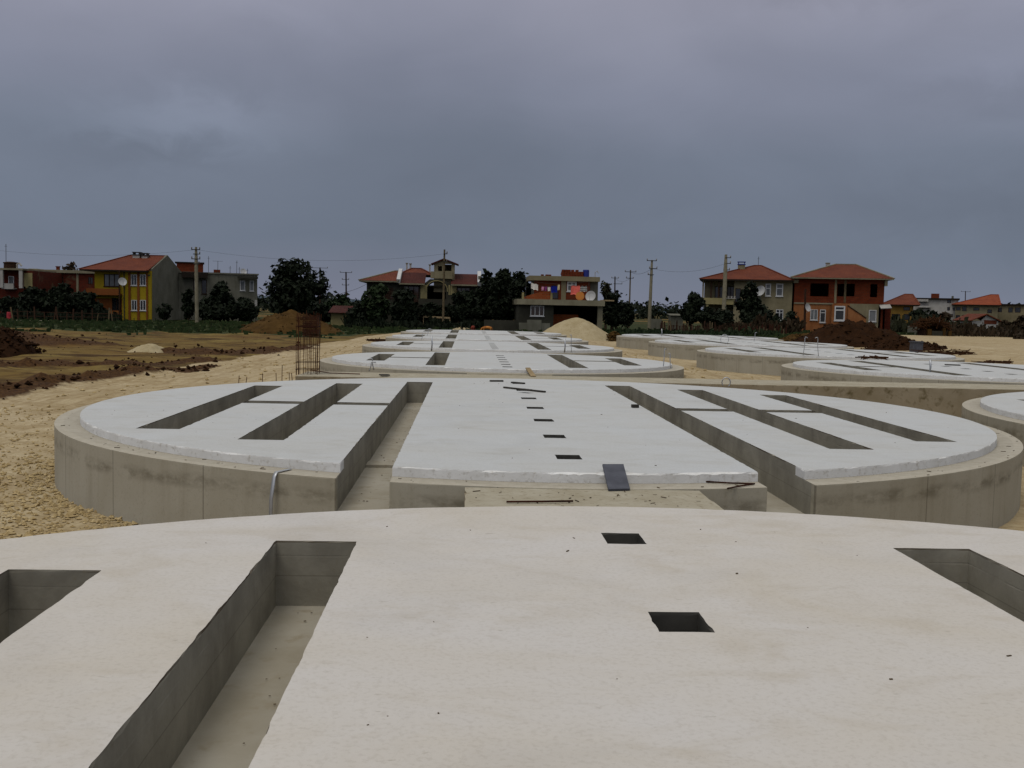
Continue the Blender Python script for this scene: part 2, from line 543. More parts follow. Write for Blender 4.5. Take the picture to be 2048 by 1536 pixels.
def zones(x, y):
    """(pale hardcore, dark clods, grass) amounts of the ground at x, y"""
    n1 = noise.noise((x * .18, y * .18, 1.7)); n2 = noise.noise((x * .7, y * .7, 5.2)); n3 = noise.noise((x * .06, y * .06, 9.4))
    left = interp([(-20, -13.4), (14, -13.0), (27, -12.3), (37, -10.9), (46, -10.6), (65, -9.6), (88, -7.6), (100, -4)], y) + n1 * .9 + n2 * .5
    right = interp([(-20, 60), (60, 60), (80, 62), (200, 80)], y) + n1 * 3
    top = interp([(-30, 72), (-12, 80), (-6, 95), (1, 99), (12, 98), (24, 92), (33, 96), (38, 118), (60, 132), (90, 140)], x) + n1 * 4 + n2
    s = smooth(-.5, .5, x - left) * smooth(-1, 1, right - x) * smooth(-2, 2, top - y)
    g = smooth(74, 92, y + n1 * 14 + n2 * 5) * (1 - s)
    if y > 200: g = max(0.0, .55 + n3 * .8)
    d = 0.0
    return s, d, g


DRUMS = [(1.13, 1.55, 6.8), (1.13, 16.9, 6.8), (16.4, 16.9, 6.8)] + [(x, y, 5.3) for x in (1.13, 16.2) for y in (33.2, 46.2, 59.1, 72.1)]


def build_ground():
    def spaced(a, b, near, growth, far):
        out = [a]
        s = near
        while out[-1] < b:
            out.append(out[-1] + s); s = min(s * growth, far)
        return out
    xs_r = spaced(0, 3200, .34, 1.0, 1)[:64]
    xs_r += spaced(xs_r[-1] + .4, 3200, .45, 1.045, 400)
    xs_l = [-v for v in xs_r]
    xs = sorted(set(xs_l + xs_r))
    ys = [-400, -120, -60, -30, -15, -8] + spaced(-4, 45, .34, 1.0, .34) 
    ys += spaced(ys[-1] + .4, 4200, .42, 1.03, 500)
    nx, ny = len(xs), len(ys)
    V = []; S = []; D = []; G = []
    for y in ys:
        for x in xs:
            s, d, g = zones(x, y)
            z = gz(x, y) if abs(x) < 300 and y < 400 else 0.0
            if any(math.hypot(x - fx, y - fy) < fr for fx, fy, fr in DRUMS): z = min(z, .1)
            if x < -8 and y < 100:
                for pl, w, h in RIDGES:
                    e = seg_dist((x, y), pl)
                    if e < w * 3:
                        k = math.exp(-(e / w) ** 2)
                        lump = .55 + .9 * noise.noise((x * 1.7, y * 1.7, 2.2)) + .5 * noise.noise((x * 4.3, y * 4.3, 4.2))
                        z += h * k * max(0.1, lump)
                        d = max(d, min(1.0, k * 1.5 * max(0, lump + .25)))
            V.append((x, y, z)); S.append(s); D.append(d); G.append(g)
    F = [(j * nx + i, j * nx + i + 1, (j + 1) * nx + i + 1, (j + 1) * nx + i) for j in range(ny - 1) for i in range(nx - 1)]
    me = bpy.data.meshes.new('ground')
    me.from_pydata(V, [], F)
    for nme, arr in (('sand', S), ('clod', D), ('grass', G)):
        a = me.attributes.new(nme, 'FLOAT', 'POINT'); a.data.foreach_set('value', arr)
    me.polygons.foreach_set('use_smooth', [True] * len(F))
    m = Mat('site_ground', .95, .1)
    p = m.pos
    n_big = m.noise(p, .16, 5, .6, .4); n_mid = m.noise(p, .9, 6, .65, .3); n_fine = m.noise(p, 9, 5, .7)
    tracks = m.noise(m.map(p, (3.0, .16, 1), rot=(0, 0, rad(4))), 1.0, 4, .6, .5)
    # bare earth, brown to olive with dry straw
    earth = m.mix(m.ramp(n_big, [(.36, 0.0), (.62, 1.0)]), lin(90, 68, 33), lin(106, 90, 47))
    earth = m.mix(m.ramp(m.noise(m.map(p, (.35, 1.3, 1)), .55, 6, .7, .8), [(.50, 0.0), (.60, .9)]), earth, lin(48, 31, 14))
    earth = m.mix(m.ramp(n_mid, [(.50, 0.0), (.70, .8)]), earth, lin(60, 40, 19))
    earth = m.mix(m.ramp(m.noise(m.map(p, (.5, 1.6, 1)), .9, 5, .65, .6), [(.56, 0.0), (.7, .6)]), earth, lin(130, 110, 70))
    # crushed pale stone
    cell = m.voro(p, 11, 'Color'); cs = m.sep(cell)[0]
    hard = m.mix(m.ramp(n_mid, [(.33, 0.0), (.66, 1.0)]), lin(167, 153, 123), lin(142, 125, 93))
    ruts = m.noise(m.map(p, (2.1, .05, 1), rot=(0, 0, rad(3))), 1.7, 2, .5, .25)
    hard = m.mix(m.ramp(ruts, [(.52, 0.0), (.62, .5)]), hard, lin(128, 110, 78))
    hard = m.mix(m.ramp(tracks, [(.5, 0.0), (.68, .5)]), hard, lin(122, 103, 72))
    hard = m.mix(m.ramp(n_big, [(.5, 0.0), (.7, .5)]), hard, lin(172, 159, 132))
    hard = m.mix(m.ramp(cs, [(.55, .0), (1.0, .24)]), hard, lin(116, 92, 54))
    hard = m.mix(m.ramp(m.sep(m.voro(m.map(p, (1, 1.3, 1), rot=(0, 0, .6)), 4.3, 'Color'))[1], [(.6, .0), (1.0, .2)]), hard, lin(190, 176, 146))
    hard = m.mix(m.ramp(m.noise(p, 2.3, 5, .65, .8), [(.55, 0.0), (.72, .5)]), hard, lin(104, 82, 46))
    hard = m.mix(m.ramp(n_fine, [(.3, .4), (.48, 0.0)]), hard, lin(110, 84, 44))
    grass = m.mix(m.ramp(m.noise(p, .5, 5, .65), [(.35, 0.0), (.65, 1.0)]), lin(26, 40, 14), lin(48, 52, 22))
    grass = m.mix(m.ramp(n_mid, [(.55, 0.0), (.7, .6)]), grass, lin(72, 54, 28))
    clod = m.mix(m.ramp(n_fine, [(.4, 0.0), (.62, 1.0)]), lin(48, 31, 15), lin(74, 51, 26))
    jit = m.math('MULTIPLY', m.math('SUBTRACT', m.noise(p, 1.8, 5, .65), .5), 1.1)
    fs = m.ramp(m.math('ADD', m.attr('sand'), m.math('MULTIPLY', jit, .8)), [(.4, 0.0), (.6, 1.0)])
    fg = m.ramp(m.math('ADD', m.attr('grass'), m.math('MULTIPLY', m.math('SUBTRACT', m.noise(m.map(p, (.35, 1, 1)), .55, 5, .65), .5), 1.6)), [(.46, 0.0), (.66, 1.0)])
    fd = m.ramp(m.math('ADD', m.attr('clod'), m.math('MULTIPLY', jit, .9)), [(.34, 0.0), (.6, 1.0)])
    col = m.mix(fg, earth, grass)
    col = m.mix(fs, col, hard)
    col = m.mix(fd, col, clod)
    h = m.math('ADD', m.math('MULTIPLY', n_fine, .6), m.math('ADD', m.math('MULTIPLY', m.voro(p, 11, 'Distance'), .5), n_mid))
    m.bump(h, .5, .06)
    me.materials.append(m.done(col))
    o = bpy.data.objects.new('ground', me); COL.objects.link(o)
    tag(o, None, None, None, 'structure')
    return o


build_ground()

# ------------------------------------------------------------------ the round foundations
Z_WALL, Z_TOP, Z_FLOOR = .80, .90, .45
SLOT_W = .54


def circle_with_notches(R, slots, n=150):
    """circle outline (counter-clockwise from the rear) with slots that open to the front: slots = (xa, xb, yend)"""
    pts = []
    opens = []
    for xa, xb, ye in slots:
        opens.append((xa, xb, ye, -math.sqrt(R * R - xa * xa), -math.sqrt(R * R - xb * xb)))
    opens.sort()
    events = []
    for xa, xb, ye, fa, fb in opens:
        events.append((math.atan2(fa, xa) % (2 * math.pi), math.atan2(fb, xb) % (2 * math.pi), xa, xb, ye, fa, fb))
    a0 = math.pi / 2
    k = 0
    angs = [a0 + 2 * math.pi * i / n for i in range(n)]
    done = set()
    for a in angs:
        am = a % (2 * math.pi)
        skip = False
        for i, (aa, ab, xa, xb, ye, fa, fb) in enumerate(events):
            if aa <= am <= ab: skip = True
            if am > aa and i not in done and a > aa and am >= aa and math.pi < am:
                pts += [(xa, fa), (xa, ye), (xb, ye), (xb, fb)]; done.add(i)
        if not skip: pts.append((R * math.cos(a), R * math.sin(a)))
    return pts


def rect(xa, xb, ya, yb):
    return [(xa, ya), (xb, ya), (xb, yb), (xa, yb)]


def foundation(spec, seed):
    """meshes of one round foundation about its own centre: drum wall, white topping, trench floor"""
    rng = random.Random(seed)
    Rw, Rs = spec['Rw'], spec['Rs']
    holes = [rect(x - .135, x + .135, y - .17, y + .17) for x, y in spec['holes']]
    w = SLOT_W
    front_open = [(s * spec['slot1'] - w / 2, s * spec['slot1'] + w / 2, spec['end1']) for s in (-1, 1)] if spec['open'] else []
    closed = []
    if not spec['open']:
        closed += [rect(s * spec['slot1'] - w / 2, s * spec['slot1'] + w / 2, -spec['end1'], spec['end1']) for s in (-1, 1)]
    for c, ya, yb in spec['slots']:
        for s in (-1, 1):
            closed.append(rect(s * c - w / 2, s * c + w / 2, ya, yb))
    # the narrow cross channel joins the slots of one side: one outline for the whole comb
    cw = .22
    comb_holes = []
    for s in (-1, 1):
        cols = sorted([(spec['slot1'], -spec['end1'], spec['end1'])] + list(spec['slots']))
        for (c0, a0, b0), (c1, a1, b1) in zip(cols, cols[1:]):
            xa, xb = c0 + w / 2 + .004, c1 - w / 2 - .004
            comb_holes.append(rect(min(s * xa, s * xb), max(s * xa, s * xb), -cw, cw))
    return front_open, closed, comb_holes, holes, rng


def clip_rects(rects):
    return rects


def make_foundation(spec, seed, screed, drum):
    front_open, closed, cross, holes, rng = foundation(spec, seed)
    Rw, Rs = spec['Rw'], spec['Rs']
    # walls
    d = MB()
    plate(d, circle_with_notches(Rw, front_open, 180), closed + cross + holes, -.5, Z_WALL, step=.16, chip=.005, lip=.012, rng=rng)
    t = MB()
    bite = (lambda x, y: (.20 * max(0, noise.noise((x * 2.3, y * 1.1, seed * 1.7)) - .02) if (abs(x) < 1.75 and y < -Rs * .9) else
                          (.05 * max(0, noise.noise((x * 1.3, y * 1.3, seed + 5.0)) - .25) if math.hypot(x, y) > Rs - .2 else 0)))
    plate(t, circle_with_notches(Rs, front_open, 200), closed + cross + holes, Z_WALL + .001, Z_TOP, step=.05, chip=.013, lip=.014, rng=rng, bite=bite)
    # trench sides are cast concrete up to the surface; shaft sides carry painted shade
    for i, fc in enumerate(t.f):
        P = [t.v[k] for k in fc]
        c = [sum(p[k] for p in P) / len(P) for k in range(3)]
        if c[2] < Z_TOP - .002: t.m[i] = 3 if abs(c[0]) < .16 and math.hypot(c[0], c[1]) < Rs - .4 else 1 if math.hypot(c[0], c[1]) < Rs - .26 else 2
    for mb in (d,):
        for i, fc in enumerate(mb.f):
            P = [mb.v[k] for k in fc]
            c = [sum(p[k] for p in P) / len(P) for k in range(3)]
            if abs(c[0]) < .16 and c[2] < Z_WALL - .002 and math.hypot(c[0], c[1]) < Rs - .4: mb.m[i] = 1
    f = MB()
    n = 72
    Rf = Rw - .03
    plate(f, [(Rf * math.cos(2 * math.pi * i / n), Rf * math.sin(2 * math.pi * i / n)) for i in range(n)], holes, -.4, Z_FLOOR)
    if spec['open']:
        for s in (-1, 1):
            f.box(s * spec['slot1'] - w_ / 2 - .02, s * spec['slot1'] + w_ / 2 + .02, -Rw - .9, -Rw + .4, .2, Z_FLOOR + .004)
            f.box(s * spec['slot1'] - w_ / 2 + .004, s * spec['slot1'] + w_ / 2 - .004, -3.9, -3.55, Z_FLOOR - .05, Z_FLOOR + .035)
    return d, t, f


w_ = SLOT_W
BIG2 = dict(Rw=7.28, Rs=6.95, slot1=2.13, end1=5.25, open=True,
            slots=[(3.55, -4.78, 4.45), (5.02, -3.87, 3.47)], holes=[(0, y) for y in (-5.83, -3.98, -2.06, -.18, 1.64, 3.5, 5.4)])
BIG = dict(Rw=7.18, Rs=6.85, slot1=2.13, end1=5.46, open=True,
           slots=[(3.55, -4.6, 4.62), (5.02, -3.7, 3.65)], holes=[(0, y) for y in (-5.65, -3.78, -1.88, 0, 1.66, 3.70, 5.66)])
SMALL = dict(Rw=5.75, Rs=5.38, slot1=2.02, end1=4.2, open=False,
             slots=[(3.86, -2.25, 2.25)], holes=[(0, y) for y in (-4.3, -3.0, -1.6, -.2, 1.2, 2.6)])

CX1, CX2 = 1.13, 16.2


def place_foundation(spec, x, y, label, seed, screed='screed'):
    root = empty('round_foundation', (x, y, 0), label, 'foundation', 'round concrete foundations of the building site')
    d, t, f = make_foundation(spec, seed, screed, 'drum')
    sh = lambda mb: setattr(mb, 'v', [(a + x, b + y, c) for a, b, c in mb.v])
    for mb in (d, t, f): sh(mb)
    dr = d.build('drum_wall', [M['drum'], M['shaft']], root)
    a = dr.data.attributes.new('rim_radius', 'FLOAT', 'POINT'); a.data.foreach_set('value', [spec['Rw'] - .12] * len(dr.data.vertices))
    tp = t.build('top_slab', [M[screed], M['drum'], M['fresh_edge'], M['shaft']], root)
    a = tp.data.attributes.new('rim_radius', 'FLOAT', 'POINT'); a.data.foreach_set('value', [100.0] * len(tp.data.vertices))
    f.build('trench_floor', M['trench'], root)
    return root


def copy_thing(src, loc, label):
    r = src.copy(); COL.objects.link(r); r.location = loc; r['label'] = label
    for ch in [c for c in bpy.data.objects if c.parent == src]:
        k = ch.copy(); COL.objects.link(k); k.parent = r
        for g in [c for c in bpy.data.objects if c.parent == ch]:
            q = g.copy(); COL.objects.link(q); q.parent = k
    ORIGIN[r] = Vector(loc)
    return r


place_foundation(BIG, CX1, 1.55, 'cream topped round foundation filling the bottom of the picture, underfoot', 3, 'screed_near')
big2 = place_foundation(BIG2, 1.13, 17.08, 'big white topped round foundation with the grey board on its front edge', 11)
copy_thing(big2, (CX2 + .25, 17.08, 0), 'round foundation cut off by the right edge, just in front of the long tunnel wall')
small = place_foundation(SMALL, CX1, 33.2, 'smaller round foundation in the middle row, first one behind the long tunnel roof', 23)
copy_thing(small, (CX1, 46.2, 0), 'smaller round foundation in the middle row, second one behind the long tunnel roof')
copy_thing(small, (CX1, 59.1, 0), 'smaller round foundation in the middle row, third one behind the long tunnel roof')
copy_thing(small, (CX1, 72.1, 0), 'farthest round foundation of the middle row, nearest to the grazing calves')
copy_thing(small, (CX2, 33.2, 0), 'round foundation of the right row with the upright steel strip on its front edge')
copy_thing(small, (CX2, 46.2, 0), 'round foundation of the right row, second one behind the long tunnel roof')
copy_thing(small, (CX2, 59.1, 0), 'round foundation of the right row, third one behind the long tunnel roof')
copy_thing(small, (CX2, 72.1, 0), 'farthest round foundation of the right row, beside the pale sand heap')

# tunnel blocks between the foundations, and the long cross tunnel
def tunnel(name, x0, x1, y0, y1, z1, label, mat='tunnel'):
    mb = MB()
    plate(mb, rect(x0, x1, y0, y1), [], -.5, z1, step=.15, chip=.02, lip=.02)
    # dusty top as its own material: faces that look up
    o = mb.build(name, [M[mat], M['dusty']], None, ((x0 + x1) / 2, (y0 + y1) / 2, 0))
    for p in o.data.polygons:
        if p.normal.z > .7 or p.normal.z < -.7: p.material_index = 1
    return tag(o, label, 'tunnel')


tunnel('cross_tunnel', -4.15, 46, 25.3, 27.25, .775, 'long concrete tunnel running across the site behind the big foundation')
tunnel('tunnel_link', 0.0, 2.27, 8.3, 9.84, .794, 'short dusty concrete link joining the two big foundations in front')
tunnel('tunnel_link', 0.0, 2.27, 23.9, 25.29, .783, 'short dusty concrete link between big foundation and long cross tunnel')
tunnel('tunnel_link', 0.0, 2.27, 27.26, 27.75, .783, 'short dusty link from long cross tunnel to the smaller foundation')

# ------------------------------------------------------------------ materials of the village
def mat_brick(name, a, b, mortar, patch=None):
    m = Mat(name, .92, .1)
    x, y, z = m.sep(m.pos)
    cb = m.N.new('ShaderNodeCombineXYZ'); m.L.new(m.math('ADD', x, y), cb.inputs[0]); m.L.new(z, cb.inputs[1])
    br = m.N.new('ShaderNodeTexBrick'); m.L.new(cb.outputs[0], br.inputs['Vector'])
    br.inputs['Scale'].default_value = 1.0; br.inputs['Brick Width'].default_value = .40; br.inputs['Row Height'].default_value = .20
    br.inputs['Mortar Size'].default_value = .018; br.inputs['Color1'].default_value = (*a, 1); br.inputs['Color2'].default_value = (*b, 1)
    br.inputs['Mortar'].default_value = (*mortar, 1)
    n = m.noise(m.pos, .8, 4, .6)
    col = m.mix(m.ramp(n, [(.4, 0.0), (.7, .5)]), br.outputs[0], tuple(c * .55 for c in a))
    if patch: col = m.mix(m.ramp(m.noise(m.pos, .35, 5, .65, .5), [(.55, 0.0), (.62, .8)]), col, patch)
    return m.done(col)


def mat_tile(name, a, b, c):
    m = Mat(name, .85, .15)
    n = m.noise(m.pos, .55, 5, .65); f = m.noise(m.map(m.pos, (4, 1.2, 1)), 1.6, 3, .6)
    col = m.mix(m.ramp(n, [(.35, 0.0), (.65, 1.0)]), a, b)
    col = m.mix(m.ramp(f, [(.5, 0.0), (.75, .6)]), col, c)
    w = m.N.new('ShaderNodeTexWave'); w.inputs['Scale'].default_value = 1.6; m.L.new(m.pos, w.inputs['Vector'])
    m.bump(w.outputs[1], .6, .05)
    return m.done(col)


def mat_plaster(name, a, b, c=None):
    m = Mat(name, .9, .1)
    n = m.noise(m.pos, .5, 5, .65); r = m.noise(m.map(m.pos, (2.2, 2.2, .25)), 1.2, 4, .6)
    col = m.mix(m.ramp(n, [(.35, 0.0), (.65, 1.0)]), a, b)
    col = m.mix(m.ramp(r, [(.5, 0.0), (.75, .55)]), col, c or tuple(q * .6 for q in a))
    return m.done(col)


def mat_leaf(name, a, b, c):
    m = Mat(name, .75, .12)
    n = m.noise(m.pos, .9, 3, .6); k = m.noise(m.pos, 6, 2, .5)
    col = m.mix(m.ramp(n, [(.35, 0.0), (.65, 1.0)]), a, b)
    col = m.mix(m.ramp(k, [(.5, 0.0), (.7, .7)]), col, c)
    return m.done(col)


M['yellow'] = mat_plaster('yellow_paint', lin(146, 126, 28), lin(130, 110, 24))
M['ochre'] = mat_plaster('ochre_paint', lin(120, 96, 44), lin(104, 80, 36))
M['orange'] = mat_plaster('orange_paint', lin(112, 68, 32), lin(98, 54, 25))
M['plaster'] = mat_plaster('grey_plaster', lin(100, 99, 88), lin(84, 83, 72), lin(62, 60, 50))
M['plaster_pale'] = mat_plaster('pale_plaster', lin(122, 114, 90), lin(102, 95, 73))
M['plaster_white'] = mat_plaster('white_plaster', lin(156, 153, 147), lin(136, 133, 126))
M['plaster_dark'] = mat_plaster('dark_plaster', lin(56, 55, 46), lin(42, 41, 34))
M['salmon'] = mat_plaster('salmon_plaster', lin(136, 92, 58), lin(120, 74, 42), lin(98, 58, 32))
M['cream'] = mat_plaster('cream_plaster', lin(138, 129, 92), lin(122, 112, 76))
M['slab'] = mat_plaster('roof_slab_concrete', lin(124, 119, 99), lin(102, 96, 77))
M['brick'] = mat_brick('hollow_brick', lin(104, 44, 22), lin(86, 34, 17), lin(70, 52, 38))
M['brick_dark'] = mat_brick('old_brick', lin(86, 31, 19), lin(66, 24, 15), lin(62, 44, 33), lin(86, 74, 56))
M['brick_orange'] = mat_brick('orange_brick', lin(140, 67, 30), lin(122, 54, 23), lin(110, 86, 62))
M['tile'] = mat_tile('orange_roof_tiles', lin(96, 48, 28), lin(80, 37, 22), lin(60, 28, 18))
M['tile_bright'] = mat_tile('bright_orange_tiles', lin(122, 60, 33), lin(106, 48, 27), lin(86, 38, 23))
M['tile_dark'] = mat_tile('dark_red_roof_tiles', lin(66, 28, 20), lin(54, 22, 16), lin(42, 18, 13))
M['white'] = mottled('white_frame_paint', (.46, .46, .45), (.38, .38, .37), 5, .5, .4)
M['dish'] = mottled('grey_white_dish', (.36, .36, .35), (.30, .30, .29), 4, .5, .4)
M['verge'] = mottled('whitewashed_verge', (.42, .42, .41), (.34, .34, .33), 3, .8, .2)
M['wood_dark'] = mottled('dark_timber', lin(58, 40, 28), lin(36, 24, 18), 6, .9, .1)
M['wood_grey'] = mottled('grey_timber', lin(98, 86, 64), lin(68, 59, 43), 6, .9, .1)
M['pole_concrete'] = mottled('pole_concrete', lin(126, 120, 100), lin(104, 98, 80), 3, .9, .1)
M['iron'] = mottled('dark_iron', lin(52, 50, 46), lin(34, 32, 30), 6, .7, .3)
M['ceramic'] = mottled('insulator_ceramic', (.10, .08, .07), (.07, .06, .05), 6, .3, .5)
M['blue'] = mottled('blue_plastic', lin(24, 40, 120), lin(16, 26, 86), 4, .6, .3)
M['soffit'] = mottled('dark_soffit_boards', lin(40, 33, 27), lin(28, 24, 20), 4, .9, .1)
M['straw'] = mottled('dry_reed', lin(72, 48, 29), lin(46, 29, 18), 7, .95, .05)


def mat_glass(name, c, rough=.12):
    m = Mat(name, rough, .5)
    return m.done(m.mix(m.ramp(m.noise(m.pos, .7, 2, .5), [(.4, 0.0), (.6, 1.0)]), c, tuple(k * .6 for k in c)))


M['pane'] = mat_glass('dark_window_glass', (.018, .02, .022))
M['pane_curtain'] = mat_glass('curtained_window_glass', (.13, .138, .14), .3)
M['pane_brown'] = mat_glass('brown_window_glass', (.05, .03, .02))
M['leaf'] = mat_leaf('dark_leaves', (.004, .0065, .003), (.0065, .011, .004), (.013, .018, .006))
M['leaf_mid'] = mat_leaf('green_leaves', (.008, .016, .005), (.015, .026, .009), (.028, .036, .013))
M['leaf_olive'] = mat_leaf('olive_leaves', (.014, .017, .007), (.022, .023, .010), (.036, .032, .015))
M['leaf_rust'] = mat_leaf('reddish_leaves', (.026, .018, .009), (.034, .020, .010), (.016, .017, .007))
M['bark'] = mottled('bark', lin(70, 58, 44), lin(46, 38, 28), 5, .95, .05)
M['grass'] = mat_leaf('grass_blades', (.014, .028, .007), (.022, .036, .010), (.050, .046, .018))


# ------------------------------------------------------------------ building kit
def R(px0, px1, py0, py1, Y):
    xm, ym = (px0 + px1) / 2, (py0 + py1) / 2
    return at(px0, ym, Y).x, at(px1, ym, Y).x, at(xm, py1, Y).z, at(xm, py0, Y).z


def front_wall(name, b, mat, X0, X1, Z0, Z1, Yf, openings=(), t=.25):
    mb = MB()
    tf = lambda u, v, w: (u, Yf + t - w, v)
    plate(mb, rect(X0, X1, Z0, Z1), [rect(a, c, d, e) for a, c, d, e in openings], 0, t, tf=tf, bottom=True)
    return mb.build(name, M[mat], b)


def shell(name, b, mat, X0, X1, Y0, Y1, Z0, Z1, t=.25, floors=()):
    """side and rear walls behind a front wall, with storey floors inside"""
    mb = MB()
    mb.box(X0, X0 + t, Y0, Y1, Z0, Z1); mb.box(X1 - t, X1, Y0, Y1, Z0, Z1); mb.box(X0 + t, X1 - t, Y1 - t, Y1, Z0, Z1)
    for f in list(floors) + [Z1 - .15]: mb.box(X0 + t, X1 - t, Y0, Y1 - t, f, f + .15)
    return mb.build(name, M[mat], b)


def window(b, X0, X1, Z0, Z1, Yf, frame='white', pane='pane', mull=1, trans=None, w=.08, sill=True):
    mb = MB()
    ya, yb = Yf - .03, Yf + .10
    mb.box(X0, X1, ya, yb, Z1 - w, Z1); mb.box(X0, X1, ya, yb, Z0, Z0 + w)
    mb.box(X0, X0 + w, ya, yb, Z0 + w, Z1 - w); mb.box(X1 - w, X1, ya, yb, Z0 + w, Z1 - w)
    for i in range(mull):
        c = X0 + (X1 - X0) * (i + 1) / (mull + 1)
        mb.box(c - w / 2, c + w / 2, ya + .01, yb - .01, Z0 + w, Z1 - w)
    if trans:
        c = Z0 + (Z1 - Z0) * trans
        mb.box(X0 + w, X1 - w, ya + .005, yb - .005, c - w / 2, c + w / 2)
    if sill: mb.box(X0 - .08, X1 + .08, Yf - .12, Yf - .002, Z0 - .08, Z0 - .005)
    fr = mb.build('window', M[frame], b)
    MB().box(X0 + w, X1 - w, Yf + .05, Yf + .07, Z0 + w, Z1 - w).build('pane', M[pane], fr)
    return fr


def hip_roof(b, X0, X1, Y0, Y1, ze, xa, xb, yr, zr, mat='tile', t=.18, soffit='soffit', eave_mat=None):
    mb = MB()
    v = [(X0, Y0, ze), (X1, Y0, ze), (X1, Y1, ze), (X0, Y1, ze), (xa, yr, zr), (xb, yr, zr)]
    mb.add(v, [(0, 1, 5, 4), (1, 2, 5), (2, 3, 4, 5), (3, 0, 4)])
    r = mb.build('roof', M[mat], b)
    MB().box(X0 + .02, X1 - .02, Y0 + .02, Y1 - .02, ze - t, ze - .003).build('eaves', M[eave_mat or soffit], r)
    # ridge tiles
    k = MB()
    for p, q in ((v[0], v[4]), (v[1], v[5]), (v[4], v[5]), (v[2], v[5])):
        if (Vector(p) - Vector(q)).length > .3: k.bar(Vector(p) + Vector((0, 0, .03)), Vector(q) + Vector((0, 0, .03)), .22, .12)
    k.build('ridge_cap', M['slab'] if eave_mat else M[mat], r)
    return r


def dish(b, c, r=.45, tilt=(-.35, -.9, .35), mat='dish'):
    c = Vector(c); d = Vector(tilt).normalized(); s = d.cross(Vector((0, 0, 1))).normalized(); u = s.cross(d)
    mb = MB(); v = [c - d * r * .25]; f = []
    n = 18
    for j, q in ((0, .5), (1, 1.0)):
        for k in range(n):
            a = 2 * math.pi * k / n
            v.append(c + (s * math.cos(a) + u * math.sin(a)) * r * q - d * (r * .25 * (1 - q * q)))
    for k in range(n):
        f.append((0, 1 + k, 1 + (k + 1) % n)); f.append((1 + k, 1 + n + k, 1 + n + (k + 1) % n, 1 + (k + 1) % n))
    mb.add(v, f)
    mb.bar(c - u * r, c + d * r * .8, .03); mb.bar(c - d * r * .25, c - d * r * .6 - u * r * 1.2, .06)
    return mb.build('satellite_dish', M[mat], b)


def antenna(b, x, y, z0, z1, kind='mast', mat='iron'):
    mb = MB(); mb.tube([(x, y, z0), (x + .02, y, z1)], .035, 6)
    if kind == 'aerial':
        mb.bar((x - .7, y, z1 - .05), (x + .7, y, z1 - .05), .03)
        for i in range(6): mb.bar((x - .6 + i * .24, y - .35, z1 - .05), (x - .6 + i * .24, y + .35, z1 - .05), .02)
    else:
        mb.bar((x - .18, y, z1 - .3), (x + .18, y, z1 - .3), .03)
    return mb.build('antenna', M[mat], b)


def chimney(b, X0, X1, Y0, Y1, z0, z1, mat='plaster', cap='slab', name='chimney', pots=True):
    mb = MB(); mb.box(X0, X1, Y0, Y1, z0, z1)
    c = mb.build(name, M[mat], b)
    k = MB()
    if pots:
        k.box(X0 - .08, X1 + .08, Y0 - .08, Y1 + .08, z1 + .001, z1 + .10)
        for x in (X0 + .02, X1 - .14): k.box(x, x + .12, Y0, Y1, z1 + .10, z1 + .34)
        k.box(X0 - .08, X1 + .08, Y0 - .08, Y1 + .08, z1 + .341, z1 + .44)
    else: k.box(X0 - .06, X1 + .06, Y0 - .06, Y1 + .06, z1 + .001, z1 + .12)
    k.build('chimney_cap', M[cap], c)
    return c


